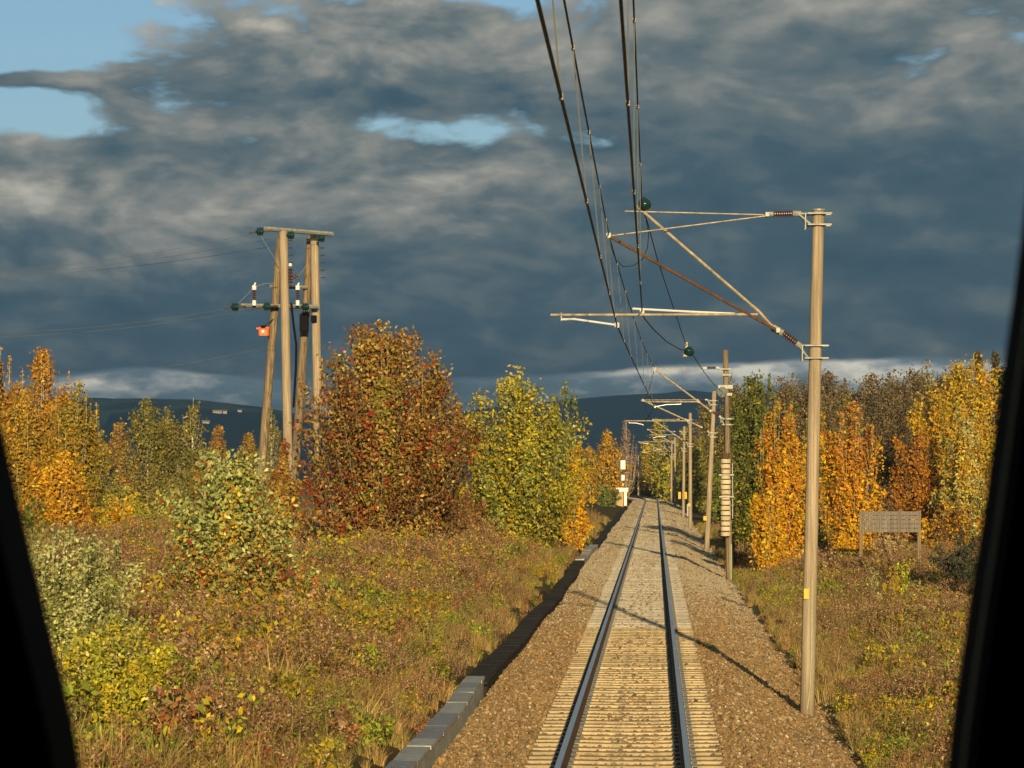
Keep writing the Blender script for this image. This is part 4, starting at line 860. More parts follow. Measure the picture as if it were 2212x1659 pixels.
def cantilever(S, Y, px, zb_top, zb_low, mess, cont, reg, arm_from, tube_m, ins=True, thin=1.0):
    """mess, cont: (x, z) of messenger and contact wire; reg: (x0, x1, z) of the registration tube; arm_from: (x, z) pivot of the steady arm"""
    lo_i = np.array([px - 0.60, Y, zb_low + 0.30]); lo_o = np.array([px - 0.28, Y, zb_low + 0.10])
    m = np.array([mess[0], Y, mess[1]])
    mb = MB(); mb.tube([lo_i, m + (m - lo_i) * 0.02], 0.026 * thin, 8); S('cantilever_tube', mb, tube_m)
    mi = MB(); insul(None, mi, lo_i, lo_o, 0.062, 7); S('insulator', mi, M['porcelain'], smooth=False)
    mb = MB(); mb.box(lo_i, (0.11, 0.08, 0.09)); mb.box(lo_o, (0.08, 0.06, 0.07)); S('insulator_cap', mb, M['galv'])
    bracket(S, px, Y, zb_low, lo_o)
    to_i = np.array([px - 0.84, Y, zb_top]); to_o = np.array([px - 0.42, Y, zb_top + 0.01])
    mb = MB(); mb.tube([to_i, (mess[0] + 0.02, Y, mess[1] + 0.02)], 0.012 * thin, 6); S('tie_rod', mb, M['galv_rust'])
    mi = MB(); insul(None, mi, to_i + (0.1, 0, 0), to_o, 0.062, 8); S('insulator', mi, M['porcelain'])
    mb = MB(); mb.box(to_i, (0.16, 0.06, 0.07)); mb.box(to_o + (0.06, 0, 0), (0.12, 0.06, 0.07)); S('insulator_cap', mb, M['galv'])
    bracket(S, px, Y, zb_top - 0.05, to_o + (0.1, 0, 0))
    f = (reg[2] - lo_i[2]) / (m[2] - lo_i[2]); xe = lo_i[0] + f * (m[0] - lo_i[0])
    mb = MB(); mb.tube([(reg[0], Y, reg[2]), (xe, Y, reg[2])], 0.020 * thin, 8); mb.box((xe, Y, reg[2]), (0.1, 0.07, 0.08)); S('registration_tube', mb, M['galv_rust'])
    mb = MB(); mb.tube([(arm_from[0], Y, reg[2] + 0.05), (arm_from[0], Y, arm_from[1])], 0.013, 6); S('drop_bracket', mb, M['galv'])
    mb = MB(); a = np.array([arm_from[0], Y, arm_from[1]]); c = np.array([cont[0], Y, cont[1] + 0.02]); mid = a * 0.45 + c * 0.55 + np.array([0, 0, 0.04])
    mb.tube([a, mid, c], 0.016, 6); mb.box(c - (0, 0, 0.01), (0.05, 0.05, 0.06)); S('steady_arm', mb, M['alu'])
    mb = MB(); mb.box(m, (0.12, 0.09, 0.13)); mb.tube([m - (0.12, 0, 0), m + (0.1, 0, 0)], 0.018, 6); S('wire_clamp', mb, M['galv'])
def plate(S, p, w, h, label=None):
    mb = MB(); mb.box(p, (w, 0.012, h)); return S('tag_plate', mb, M['tag'], label=label)

def near_mast():
    Z = 50.4; B = W(1743, 1525, Z); T = W(1768, 455, Z); Yc = B[1]
    root = thing('catenary_mast', 'near weathered wooden mast carrying two swivel arms over the track', 'mast', B); S = Sub(root)
    p = pole_part(S, B - (0, 0, 0.35), T, 0.125, 0.095, M['pole'])
    mb = MB(); mb.tube([T + (0, 0, 0.0), T + (0, 0, 0.025)], 0.115, 14); S('pole_cap', mb, M['galv'])
    def Q(px, py, dy=0.0): q = W(px, py, Z); q[1] += dy; return q
    # arm one (lower messenger)
    def tube(name, pts, r, m, dy=0, n=8): mb = MB(); mb.tube([Q(x, y, dy) for x, y in pts], r, n); return S(name, mb, m)
    tube('cantilever_tube', [(1310, 508), (1676, 713)], 0.027, M['rust'], -0.12)
    tube('cantilever_tube', [(1376, 443), (1392, 458), (1640, 672), (1672, 708)], 0.025, M['galv_rust'], 0.12)
    mi = MB(); insul(None, mi, Q(1690, 718), Q(1722, 742), 0.075, 7); S('insulator', mi, M['porcelain'])
    mb = MB(); mb.tube([Q(1668, 707), Q(1692, 721)], 0.062, 8); mb.box(Q(1680, 714), (0.06, 0.32, 0.08)); mb.tube([Q(1720, 741), Q(1732, 750)], 0.05, 8); S('insulator_cap', mb, M['galv'])
    pl = lambda py: B + (T - B) * ((B[2] - W(0, py, Z)[2]) / (B[2] - T[2]))
    def clampset(py, dy_px, end):
        a = pl(py); b = pl(py + dy_px); e = Q(*end); mb = MB()
        for q in (a, b):
            mb.box(q, (0.25, 0.25, 0.035)); mb.tube([q + (-0.18, -0.15, 0), q + (0.22, -0.15, 0)], 0.016, 6); mb.tube([q + (-0.18, 0.15, 0), q + (0.22, 0.15, 0)], 0.016, 6)
        S('clamp', mb, M['galv'])
        mb = MB(); d = np.array([0, 0.09, 0])
        for s in (-1, 1): mb.tube([a + (-0.12, 0, 0) + s * d, e + s * d * 0.4], 0.02, 6); mb.tube([b + (-0.12, 0, 0) + s * d, e + s * d * 0.4], 0.02, 6); mb.tube([a + (-0.22, 0, 0) + s * d, a + (-0.22, 0, -0.26) + s * d], 0.014, 6)
        S('bracket', mb, M['galv'])
    clampset(747, 27, (1726, 746)); clampset(462, 24, (1724, 462))
    mi = MB(); insul(None, mi, Q(1670, 462), Q(1714, 461), 0.068, 9); S('insulator', mi, M['porcelain'])
    mb = MB(); mb.tube([Q(1656, 463), Q(1671, 462)], 0.04, 8); mb.box(Q(1657, 464), (0.06, 0.24, 0.07)); mb.tube([Q(1712, 461), Q(1730, 462)], 0.05, 8); S('insulator_cap', mb, M['galv'])
    tube('tie_rod', [(1350, 455), (1657, 463)], 0.011, M['galv_rust'], 0.10, 6); tube('tie_rod', [(1313, 511), (1657, 467)], 0.011, M['galv_rust'], -0.10, 6)
    rt = tube('registration_tube', [(1190, 681), (1636, 680)], 0.021, M['galv_rust'], -0.12)
    tube('registration_tube', [(1366, 666), (1500, 673), (1636, 679)], 0.020, M['alu'], 0.12)
    mb = MB(); mb.tube([Q(1213, 676, -0.12), Q(1213, 694, -0.12)], 0.016, 6); S('drop_bracket', mb, M['galv'])
    tube('steady_arm', [(1213, 691), (1240, 690), (1333, 703)], 0.019, M['alu'], -0.12)
    for px, py, dy in ((1333, 703, -0.12), (1387, 674, 0.12), (1315, 510, -0.12)):
        mb = MB(); mb.box(Q(px, py, dy), (0.075, 0.07, 0.085)); S('wire_clamp', mb, M['galv'])
    mb = MB(); c = Q(1392, 440, 0.12)
    mb.tube([c + (0, -0.02, -0.11), c + (0, -0.02, -0.06), c + (0, 0, 0.0), c + (0, 0, 0.06), c + (0, 0, 0.12)], [0.04, 0.10, 0.12, 0.10, 0.03], 12); S('glass_insulator', mb, M['green_glass'], smooth=True)
    plate(S, Q(1741, 1282, -0.135), 0.085, 0.17)
    mb = MB(); g = [B + (0.02 - 0.02, -0.13, -0.05), B + (0.05, -0.14, 0.35), B + (0.07, -0.13, 0.9), B + (0.08, -0.125, 2.1)]; mb.tube(g, 0.008, 5); S('earth_wire', mb, M['green_wire'])
    return root
near_mast()

def weighted_mast():
    Z = 114.0; B = W(1576, 1250, Z); T = W(1567, 756, Z)
    root = thing('catenary_mast', 'wooden mast with a hanging stack of cream concrete tension weights', 'mast', B); S = Sub(root)
    pole_part(S, B - (0, 0, 0.4), T, 0.135, 0.10, M['pole_dark'])
    Y = B[1]; px = B[0] - 0.10
    def XZ(x, y): q = W(x, y, Z); return (q[0], q[2])
    m = XZ(1414, 797); c = XZ(1414, 880); r0 = XZ(1395, 868)
    cantilever(S, Y - 0.1, px, XZ(0, 795)[1], XZ(0, 905)[1], m, c, (r0[0], 0, r0[1]), (XZ(1471, 872)[0], XZ(0, 873)[1]), M['galv_rust'], thin=1.25)
    mb = MB(); q = W(1567, 836, Z); mb.box(q, (0.55, 0.34, 0.14)); mb.box(q - (0, 0, 0.28), (0.5, 0.34, 0.1)); S('clamp', mb, M['galv'])
    mb = MB(); w0 = W(1560, 850, Z); mb.tube([w0 + (0, -0.26, 0.05), w0 + (0, -0.20, 0.05)], 0.20, 18); S('pulley_wheel', mb, M['dark_metal'])
    # weights hang in front of the pole
    c0 = W(1567, 0, Z); x, y = c0[0], B[1] - 0.38; zt = W(0, 990, Z)[2]; zb = W(0, 1158, Z)[2]; n = 15; h = (zt - zb) / n
    mb = MB(); mb.tube([(x, y, zb - 0.05), (x, y, W(0, 850, Z)[2])], 0.015, 6); S('hanger_rod', mb, M['dark_metal'])
    for i in range(n):
        q = MB(); rr_ = 0.185 + 0.006 * math.sin(i * 5.1); a = (x + 0.006 * math.sin(i * 3.3), y)
        q.tube([(a[0], a[1], zb + i * h + 0.012), (a[0], a[1], zb + i * h + 0.03), (a[0], a[1], zb + i * h + h - 0.05), (a[0], a[1], zb + i * h + h - 0.03)], [rr_ * 0.95, rr_, rr_, rr_ * 0.95], 14); S('weight', q, M['weight'])
    mb = MB(); mb.tube([(x, y, zt), (x, y, zt + 0.20)], 0.15, 12); S('weight_cap', mb, M['rust'])
    for py in (1026, 1073):
        q = W(1567, py, Z); mb = MB(); mb.box((x + 0.03, y - 0.01, q[2]), (0.56, 0.46, 0.045)); mb.box((x + 0.24, y + 0.2, q[2]), (0.06, 0.5, 0.06)); S('guide_bracket', mb, M['galv'])
    mb = MB(); mb.tube([(x + 0.26, y, W(0, 1000, Z)[2]), (x + 0.26, y, W(0, 1120, Z)[2])], 0.02, 6); S('guide_rod', mb, M['galv'])
    mb = MB(); mb.tube([B + (0.05, -0.14, -0.05), B + (0.06, -0.14, 1.3)], 0.02, 5); S('earth_wire', mb, M['green_wire'])
    return root
weighted_mast()

def plain_mast(Z, xb, yb, xt, yt, stag, label, left=False, plates=True):
    B = W(xb, yb, Z); T = W(xt, yt, Z); gz = float(ground_z(B[0], B[1])); B[2] = min(B[2], gz + 0.03)
    root = thing('catenary_mast', label, 'mast', B); S = Sub(root)
    pole_part(S, B - (0, 0, 0.3), T, 0.145, 0.11, M['pole'])
    tc = float(trackx(B[1])); Y = B[1]; s = -1 if left else 1
    def mx(v): return v
    if not left:
        px = B[0] + (T[0] - B[0]) * 0.85
        cantilever(S, Y, px, T[2] - 0.45, 5.45, (tc + stag, 7.15), (tc + stag, 5.86), (tc + (stag - 0.9 if stag < 0 else stag - 0.3), 0, 6.08), (tc + (stag - 0.75 if stag < 0 else stag + 0.9), 5.98), M['galv_rust'], thin=1.5)
    else:
        mb = MB(); mb.tube([(B[0], Y, 5.5), (tc - stag, Y, 7.1)], 0.035, 6); mb.tube([(B[0], Y, 7.2), (tc - stag, Y, 7.15)], 0.02, 6); mb.tube([(B[0] + 0.6, Y, 6.05), (tc + 0.5, Y, 6.05)], 0.03, 6); S('cantilever', mb, M['galv_rust'])
    if plates: plate(S, (B[0] - 0.08, B[1] - 0.17, B[2] + 1.75), 0.16, 0.22)
    return root
plain_mast(157, 1526, 1192, 1543, 845, -0.25, 'leaning wooden mast just behind the weighted mast')
plain_mast(216, 1491, 1143, 1491, 892, 0.25, 'wooden mast beyond the leaning one, clear of the yellow boxes')
mm = plain_mast(265, 1476, 1124, 1478, 921, -0.25, 'wooden mast with yellow boxes mounted near its foot', plates=False)
S5 = Sub(mm); b5 = np.array(mm.location)
for dx in (-0.33, 0.20):
    mb = MB(); mb.box((b5[0] + dx, b5[1] - 0.25, b5[2] + 2.2), (0.24, 0.18, 0.62), 0, 0, 0.03); S5('yellow_box', mb, M['tag'])
mb = MB(); mb.box((b5[0] + 0.45, b5[1] - 0.25, b5[2] + 0.9), (0.30, 0.2, 1.1), 0, 0, 0.03); S5('cabinet', mb, M['galv'])
plain_mast(345, 1458, 1096, 1458, 944, 0.25, 'distant wooden mast, first of the close set pair before the bend')
plain_mast(392, 1450, 1087, 1451, 958, -0.25, 'distant wooden mast, last before the bend on the right')
plain_mast(470, 1379, 1078, 1379, 985, 0.3, 'distant wooden mast on the left where the track bends away', left=True)

# ------------------------------------------------------------------ overhead wires
def sag(a, b, s, n=14):
    a = np.array(a, float); b = np.array(b, float); return [a + (b - a) * (i / n) - np.array([0, 0, 4 * s * (i / n) * (1 - i / n)]) for i in range(n + 1)]
def droppers(S, top, bot, ys):
    tx_ = np.array(top); bx_ = np.array(bot)
    for y in ys:
        p = [np.interp(y, tx_[:, 1], tx_[:, k]) for k in range(3)]; q = [np.interp(y, bx_[:, 1], bx_[:, k]) for k in range(3)]
        mb = MB(); mb.tube([p, q], 0.006, 4); d = S('dropper', mb, M['wire_light'])
        for e in (p, q): mb = MB(); mb.box(e, (0.028, 0.07, 0.04)); S('dropper_clip', mb, M['galv_rust'], d)
def wires():
    def X(px, py, Z): return W(px, py, Z)
    m1 = X(1333, 704, 50.28); M1 = X(1315, 506, 50.28); m2 = X(1414, 879, 113.9); M2 = X(1414, 794, 113.9)
    a0 = np.array([m1[0] + 0.05, -14, 5.86]); A0 = np.array([M1[0] + 0.10, -14, 7.32])
    st = [(157, -0.25), (216, 0.25), (265, -0.25), (345, 0.25), (392, -0.25), (440, 0.2), (500, 0.2)]
    def chain(z, s, first):
        pts = []; prev = first
        for Z, q in st:
            y = Z; p = np.array([float(trackx(y)) + q, y, z]); seg_ = sag(prev, p, s, 8); pts += seg_[1:]; prev = p
        return pts
    cpts = sag(a0, m1, 0.02, 12) + sag(m1, m2, 0.02)[1:] + chain(5.86, 0.0, m2)
    mpts = sag(A0, M1, 0.16, 12) + sag(M1, M2, 0.30)[1:] + chain(7.15, 0.3, M2)
    r = thing('contact_wire', 'thick dark contact wire held by the lower steady arm over the track', 'wire', a0); S = Sub(r); mb = MB(); mb.tube(cpts, 0.0125, 6); S('wire', mb, M['wire'])
    r = thing('messenger_wire', 'dark messenger wire with thin droppers above the left contact wire', 'wire', A0); S = Sub(r); mb = MB(); mb.tube(mpts, 0.0105, 6); S('wire', mb, M['wire'])
    droppers(S, mpts, cpts, (19.5, 27, 34, 41, 47, 56, 63, 73, 84, 95, 105))
    # the second pair, which ends at the weighted mast
    n1 = X(1387, 671, 50.5); N1 = X(1387, 449, 50.5)
    b0 = np.array([n1[0] + 0.04, -14, 6.12]); B0 = np.array([N1[0] + 0.05, -14, 7.84])
    Za = 80.0; I0 = X(1483, 757, Za); I1 = X(1494, 762, Za)
    end = X(1562, 848, 113.5)
    c2 = sag(b0, n1, 0.02, 12) + [X(1392, 688, 54), X(1412, 712, 60), X(1440, 738, 68), X(1470, 755, 76), I0]
    w2 = sag(B0, N1, 0.10, 12) + [X(1398, 478, 53.5), X(1420, 560, 60), X(1448, 645, 68), X(1476, 728, 77), I0 + (0, 0, 0.14)]
    r = thing('contact_wire', 'second dark contact wire curving right to end at the hanging insulator', 'wire', b0); S = Sub(r); mb = MB(); mb.tube(c2, 0.0125, 6); S('wire', mb, M['wire'])
    r = thing('messenger_wire', 'second messenger wire slanting right to end at the hanging insulator', 'wire', B0); S = Sub(r); mb = MB(); mb.tube(w2, 0.0105, 6); S('wire', mb, M['wire'])
    droppers(S, w2, c2, (22, 29, 36, 43))
    r = thing('strain_insulator', 'round dark green glass insulator hanging where the two wires meet', 'insulator', I0 - (0, 0, 0.14)); S = Sub(r)
    mb = MB(); c = (I0 + I1) / 2; mb.tube([c + (0.02, -0.10, 0.1), c + (0.0, -0.05, 0.05), c, c + (0, 0.05, -0.03), c + (-0.02, 0.1, -0.06)], [0.05, 0.12, 0.145, 0.12, 0.04], 12); S('glass_body', mb, M['green_glass'], smooth=True)
    mb = MB(); mb.box(I0 + (0, 0, 0.14), (0.06, 0.08, 0.16)); mb.box(I0 - (0.04, 0, 0.12), (0.12, 0.06, 0.08)); S('fitting', mb, M['galv_rust'])
    r = thing('anchor_cable', 'dark cable from the hanging insulator down to the weighted mast', 'cable', I1); S = Sub(r); mb = MB(); mb.tube(sag(I1 - (0, 0.02, 0), end, 0.12, 8), 0.012, 6); S('wire', mb, M['wire'])
    r = thing('jumper_cable', 'thin looped jumper cable hanging between the two messenger wires', 'cable', X(1319, 530, 50.2)); S = Sub(r); mb = MB()
    mb.tube([X(1318, 512, 50.2), X(1320, 535, 50.2), X(1330, 562, 50.25), X(1346, 576, 50.3), X(1368, 574, 50.4), X(1388, 560, 50.5), X(1399, 535, 50.6), X(1401, 505, 50.7), X(1396, 476, 50.8)], 0.008, 5); S('wire', mb, M['wire'])
wires()

# ------------------------------------------------------------------ twin pole power line on the left
def power_poles():
    Z = 106.0; P = lambda x, y, d=0.0: W(x, y, Z + d)
    b = P(624, 1150); b[2] = float(ground_z(b[0], b[1]))
    root = thing('power_pole', 'four legged wooden power pole frame with two crossarms and green insulators', 'power pole', b); S = Sub(root)
    def pole(xt, yt, xb, d0, d1, m, r0=0.175, r1=0.15):
        T = P(xt, yt, d0); Bq = P(xb, HY, d1); Bq[2] = float(ground_z(Bq[0], Bq[1])) - 0.3; pole_part(S, Bq, T, r0, r1, m, 'pole')
    pole(612, 498, 627, 0, 0, M['pole']); pole(679, 500, 692, 1.0, 1.0, M['pole']); pole(606, 512, 548, 0.5, 1.2, M['pole_dark'], 0.17, 0.14); pole(671, 512, 624, 1.5, 2.2, M['pole_dark'], 0.17, 0.14)
    def arm(x0, y0, x1, y1, d, h=0.13):
        a = P(x0, y0, d); c = P(x1, y1, d + 0.3); mb = MB()
        for s in (-0.2, 0.2): mb.tube([a + (0, s, 0), c + (0, s, 0)], h / 2, 4)
        S('crossarm', mb, M['galv'])
    arm(572, 494, 720, 506, 0); arm(522, 660, 688, 663, 0.2, 0.13); arm(584, 619, 665, 621, 1.2, 0.11)
    for px, py, d in ((561, 500, -0.1), (627, 508, 0.1), (693, 514, 0.4), (507, 663, 0.0), (576, 662, 0.1), (659, 663, 0.3)):
        c = P(px, py, d - 0.2); mb = MB(); pts = [c + (0.06 * k, 0, 0) for k in (-2.4, -1.6, -1.2, -0.4, 0.4, 1.2, 1.7, 2.4)]
        mb.tube(pts, [0.04, 0.07, 0.16, 0.11, 0.17, 0.11, 0.16, 0.04], 12); S('glass_insulator', mb, M['green_glass'], smooth=True)
        if px < 580: mb = MB(); mb.tube([c - (0.38, 0, 0.05), c + (0.4, 0, 0.03)], 0.03, 6); S('strain_link', mb, M['rust'])
    for px in (549, 643):
        c = P(px, 655, -0.3); mb = MB(); mb.tube([c - (0, 0, 0.08), c + (0, 0, 0.1)], 0.07, 10); mb.tube([c + (0, 0, 0.47), c + (0, 0, 0.62)], 0.08, 10); mb.tube([c + (0, 0, 0.62), c + (0.05, 0, 0.72)], 0.03, 6); S('arrester_cap', mb, M['white_paint'])
        mb = MB(); insul(None, mb, c + (0, 0, 0.1), c + (0, 0, 0.47), 0.075, 5); S('surge_arrester', mb, M['porcelain'])
    mb = MB(); c = P(628, 612, -0.2); insul(None, mb, c, c + (-0.02, 0, 0.55), 0.09, 5); insul(None, mb, c + (0.02, 0, 0.15), c + (0.26, 0, 0.32), 0.07, 3); S('switch_insulator', mb, M['porcelain'])
    mb = MB(); c = P(627, 575, -0.2); mb.tube([c, c + (0, 0, 0.1)], 0.06, 8); S('arrester_cap', mb, M['white_paint'])
    mb = MB(); mb.box(P(657, 697, 0.9), (0.30, 0.3, 0.62), 0, 0, 0.02); S('black_box', mb, M['black'])
    mb = MB(); mb.box(P(678, 688, 0.7), (0.2, 0.2, 0.22), 0, 0, 0.02); S('black_box', mb, M['black'])
    mb = MB(); mb.tube([P(629, 655, .1), P(634, 700, .2), P(640, 745, .4), P(639, 800, .6), P(634, 880, .9)], 0.04, 6); S('cable', mb, M['black'])
    for k in range(6):                                   # climbing spikes
        for xq, d in ((622, -0.05), (690, 0.95)):
            c = P(xq + k * 0.6, 520 + k * 16, d - 0.1); mb = MB(); mb.tube([c, c + (0.16, 0, 0)], 0.028, 5); S('climbing_step', mb, M['dark_metal'])
    for pts in ([(565, 512), (585, 545), (603, 572)], [(515, 655), (535, 635), (549, 622)], [(628, 612), (650, 590), (664, 570)], [(549, 620), (575, 612), (600, 612)]):
        mb = MB(); mb.tube([P(x, y, -0.1) for x, y in pts], 0.013, 5); S('jumper_wire', mb, M['wire_light'])
    mb = MB(); mb.tube([P(569, 703, 0.2), P(569, 709, 0.2)], 0.09, 8); cap = S('lamp_cap', mb, M['black'])
    mb = MB(); c = P(569, 716, 0.2); mb.tube([c + (-0.24, 0, 0.10), c + (0.2, 0, 0.12)], 0.05, 6); mb.box(c + (0.02, 0, -0.02), (0.36, 0.26, 0.26), 0, 0, 0.04); S('warning_lamp', mb, M['orange'], label='orange plastic warning lamp housing')
    mb = MB(); mb.box(c + (0.0, -0.14, 0.0), (0.10, 0.03, 0.10), 0, 0, 0.01); S('lamp_reflector', mb, M['white_paint'])
    mb = MB(); mb.tube([P(569, 706, 0.2), P(590, 690, 0.5)], 0.03, 6); S('lamp_bracket', mb, M['dark_metal'])
    lines = [((553, 503), (-120, 592), 'uppermost thin power wire sagging left from the upper crossarm'), ((620, 509), (-120, 600), 'middle thin power wire from the upper crossarm behind the first pole'), ((688, 515), (-120, 604), 'third thin power wire reaching across from the far end of the upper crossarm'),
             ((500, 665), (-120, 718), 'thin power wire leaving the lower crossarm to the left'), ((572, 664), (-120, 730), 'lower thin power wire from the middle of the lower crossarm'), ((590, 748), (-120, 842), 'lowest thin wire leaving the leaning pole leg')]
    for a, e, lab in lines:
        A = P(a[0], a[1], 0); E = W(e[0], e[1], Z + 14); mb = MB(); mb.tube(sag(A, E, 0.28, 12), 0.0065, 5)
        r = thing('power_wire', lab, 'wire', A); Sub(r)('wire', mb, M['wire_light'])
power_poles()

# ------------------------------------------------------------------ railway signal
def signal():
    Z = 317.0; P = lambda x, y, d=0: W(x, y, Z + d); b = P(1346, 1104); b[2] = float(ground_z(b[0], b[1])) ; root = thing('railway_signal', 'railway light signal with white edged black heads on a tan post', 'signal', b); S = Sub(root)
    mb = MB(); mb.box((b[0] - 0.35, b[1], (b[2] + P(0, 1062)[2]) / 2), (0.75, 0.55, P(0, 1062)[2] - b[2]), 0, 0, 0.03); S('cabinet', mb, M['tan_box'])
    mb = MB(); mb.tube([(b[0] + 0.1, b[1], b[2]), P(1346, 1000)], 0.09, 10); S('post', mb, M['dark_metal'])
    def head(cy, h, w, lw):
        c = P(1345, cy, -0.2); mb = MB(); mb.box(c, (w, 0.22, h), 0, 0, 0.06); q = S('signal_head', mb, M['dark_metal'])
        mb = MB(); mb.box(c + (0.04, -0.125, 0), (lw, 0.02, h * 0.82)); S('white_panel', mb, M['white_paint'], q)
        mb = MB(); mb.box(c + (0.04, -0.16, h * 0.46), (w * 0.9, 0.14, 0.03)); S('lamp_hood', mb, M['dark_metal'], q)
    head(1004, 1.15, 0.82, 0.5); head(1032, 0.72, 0.66, 0.34)
    c = P(1344, 1058, -0.3); mb = MB(); mb.box(c, (1.25, 0.03, 0.42)); S('number_plate', mb, M['white_paint'])
    c = P(1351, 1075, -0.32); mb = MB(); mb.box(c, (0.30, 0.03, 1.7)); S('marker_board', mb, M['white_paint'])
    mb = MB(); c = P(1346, 1047, -0.1); mb.box(c, (0.2, 0.15, 0.28)); S('yellow_plate', mb, M['tag'])
signal()

# ------------------------------------------------------------------ wooden board on two posts
def board():
    Z = 128.0; P = lambda x, y, d=0: W(x, y, Z + d); b = P(1920, 1195); b[2] = float(ground_z(b[0], b[1])); root = thing('wooden_board', 'weathered grey plank board on two posts in front of the autumn trees', 'board', b); S = Sub(root)
    z0, z1 = P(0, 1150)[2], P(0, 1104)[2]; x0, x1 = P(1862, 1100)[0], P(1984, 1100)[0]
    for px in (1860, 1985):
        q = P(px, 1100); mb = MB(); mb.box((q[0], b[1], (b[2] - 0.4 + z1 + 0.02) / 2), (0.15, 0.15, z1 + 0.02 - b[2] + 0.4), 0, 0, 0.01); S('post', mb, M['pole_dark'])
    n = 5; h = (z1 - z0) / n
    for i in range(n):
        mb = MB(); mb.box(((x0 + x1) / 2 + 0.02 * math.sin(i * 4), b[1] - 0.10, z0 + (i + 0.5) * h), (x1 - x0 + 0.05, 0.035, h - 0.022), 0.004 * math.sin(i * 7), 0, 0.004); S('plank', mb, M['board'])
    for k in (0.33, 0.66):
        mb = MB(); mb.box((x0 + (x1 - x0) * k, b[1] - 0.135, (z0 + z1) / 2), (0.09, 0.03, z1 - z0 + 0.04)); S('batten', mb, M['board'])
board()

# ------------------------------------------------------------------ small farm buildings across the valley
def farm(px, py, wd, h, roofc, label, D=2500):
    dist, depth, prof, seed = FARM
    for D in np.arange(dist - depth / 2, dist, 4.0):          # where the line of sight meets the slope
        if hill_z(px, D, *FARM) >= W(px, py, D)[2]: break
    p = W(px, py, D); root = thing('farmhouse', label, 'building', p - (0, 0, 1)); S = Sub(root); x, y, z = p; dp = wd * 0.5
    mb = MB(); mb.box((x, y, z - 0.5 + h / 2), (wd, dp, h + 1)); S('wall', mb, M['concrete_new'])
    mb = MB(); e = 0.8; zt = z + h; r = h * 0.6
    mb.add([(x - wd / 2 - e, y - dp / 2 - e, zt), (x + wd / 2 + e, y - dp / 2 - e, zt), (x + wd / 2 + e, y + dp / 2 + e, zt), (x - wd / 2 - e, y + dp / 2 + e, zt), (x - wd / 2 - e, y, zt + r), (x + wd / 2 + e, y, zt + r)], [(0, 1, 5, 4), (2, 3, 4, 5), (0, 4, 3), (1, 2, 5), (3, 2, 1, 0)]); S('roof', mb, roofc)
farm(470, 893, 8, 2.0, M['galv'], 'wide pale farm building on the slope across the valley', 2450)
farm(486, 893, 3.6, 2.2, M['rust'], 'small white farmhouse beside the wide pale farm building', 2450)
farm(518, 890, 3.6, 1.9, M['dark_metal'], 'small white house high on the far slope near the leaning poles', 2600)
farm(445, 915, 6, 1.8, M['galv'], 'low pale barn near the bottom of the far slope', 2350)

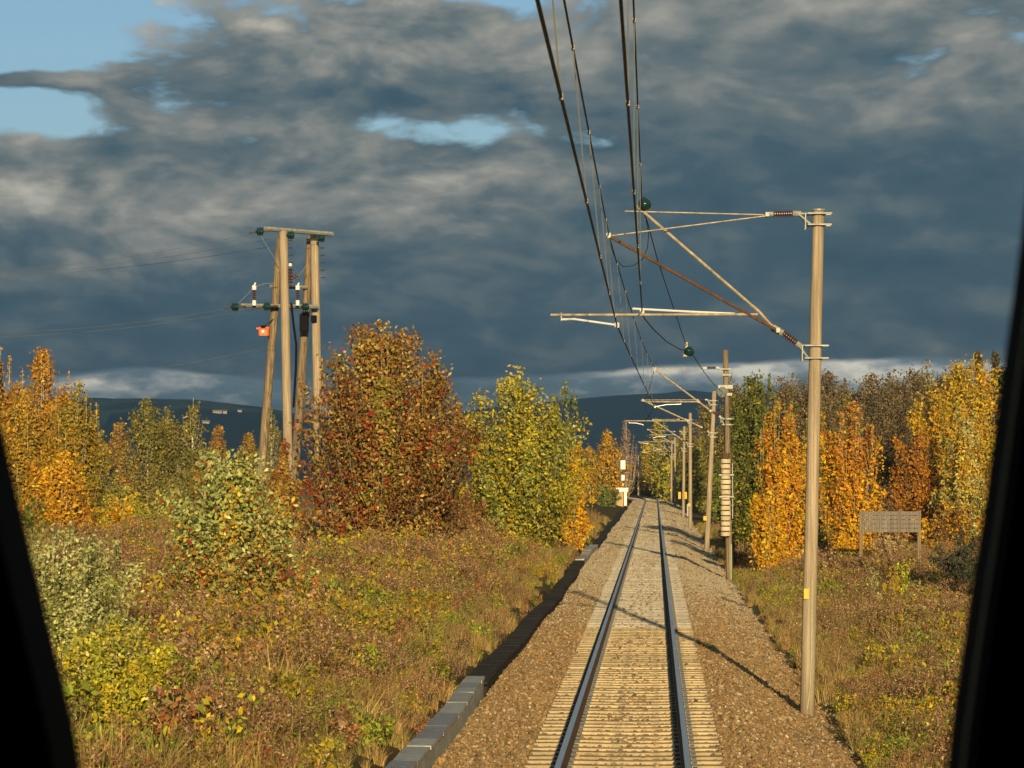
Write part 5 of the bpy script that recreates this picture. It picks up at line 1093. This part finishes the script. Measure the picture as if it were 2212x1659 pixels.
# ------------------------------------------------------------------ the train the picture is taken from
def train():
    root = thing('train_cab', 'black unlit train cab window posts framing the view', 'train', (0, 0, 0)); S = Sub(root)
    V0 = 2.40; V1 = 2.27
    def q(px, py, v): return W(px, py, v)
    def X_at(side, z, v):                               # the slanting window edge
        zz = [2.9, 3.16, 3.26, 3.37, 3.44, 3.60, 4.0]
        if side < 0: pe = [95 + 150, 185, 118, 45, 0, -60, -150]
        else: pe = [2000, 2040, 2078, 2124, 2150, 2212, 2300]
        return np.interp(z, zz, pe)
    zs = np.linspace(2.95, 3.95, 13)
    for side in (-1, 1):
        mb = MB(); vs = []
        for z in zs:
            e = X_at(side, z, V0); lat = (e - CX) / F * V0
            for v in (V0, V1):
                p = CAM + FWD * v + RGT * lat; vs.append((p[0], p[1], z))
            for v in (V1, V0):
                p = CAM + FWD * v + RGT * (side * 1.9); vs.append((p[0], p[1], z))
        n = len(zs); fs = []
        for i in range(n - 1):
            for k in range(4): j = (k + 1) % 4; fs.append((i * 4 + k, i * 4 + j, (i + 1) * 4 + j, (i + 1) * 4 + k))
        fs += [(3, 2, 1, 0), tuple((n - 1) * 4 + k for k in range(4))]
        mb.add(vs, fs); S('window_post', mb, M['cab'])
    mb = MB()                                            # thin metal strip along the inner edge of the right post
    pts = []
    for z in zs:
        lat = (X_at(1, z, V0) - CX) / F * V0; p = CAM + FWD * (V1 + 0.030) + RGT * (lat - 0.0010); pts.append((p[0], p[1], z))
    mb.tube(pts, 0.0034, 6); S('metal_strip', mb, M['cab_strip'])
    c = CAM + FWD * (V0 + V1) / 2
    def wall(name, x, y, z, sx, sy, sz): mb = MB(); mb.box((x, y, z), (sx, sy, sz), 0); S(name, mb, M['cab'])
    wall('sill_panel', 0, 2.34, 2.05, 3.0, 0.12, 1.9); wall('header_panel', 0, 2.34, 4.03, 3.06, 0.12, 0.24)
    wall('side_wall', -1.56, 0.2, 2.55, 0.08, 4.5, 3.1); wall('side_wall', 1.56, 0.2, 2.55, 0.08, 4.5, 3.1)
    wall('roof', 0, 0.2, 4.16, 3.2, 4.6, 0.08); wall('floor', 0, 0.2, 1.06, 3.04, 4.5, 0.08); wall('rear_wall', 0, -2.1, 2.6, 3.2, 0.12, 3.18)
    for y in (-1.4, 1.1):
        for s in (-1, 1):
            mb = MB(); mb.tube([(s * 0.70, y, 0.46), (s * 0.82, y, 0.46)], 0.455, 24); S('wheel', mb, M['dark_metal'])
        mb = MB(); mb.tube([(-0.7, y, 0.46), (0.7, y, 0.46)], 0.08, 8); S('axle', mb, M['dark_metal'])
        mb = MB(); mb.box((0, y, 0.8), (2.0, 0.5, 0.46)); S('bogie_frame', mb, M['dark_metal'])
train()

# ------------------------------------------------------------------ air
def haze():
    mb = MB(); mb.box((0, 3000, 51), (14200, 12400, 174)); m = bpy.data.materials.new('pale air'); m.use_nodes = True; t = NT(m.node_tree); t.n.clear()
    v = t.node('ShaderNodeVolumePrincipled'); v.inputs['Color'].default_value = (0.44, 0.70, 1.0, 1); v.inputs['Density'].default_value = HAZE; v.inputs['Anisotropy'].default_value = 0.72
    t.l.new(v.outputs[0], t.node('ShaderNodeOutputMaterial').inputs['Volume'])
    o = mb.build('haze', m); o['kind'] = 'stuff'; o['label'] = 'thin blue haze lying over the far valley'; o['category'] = 'haze'; o.display_type = 'WIRE'
HAZE = 0.00025
haze()
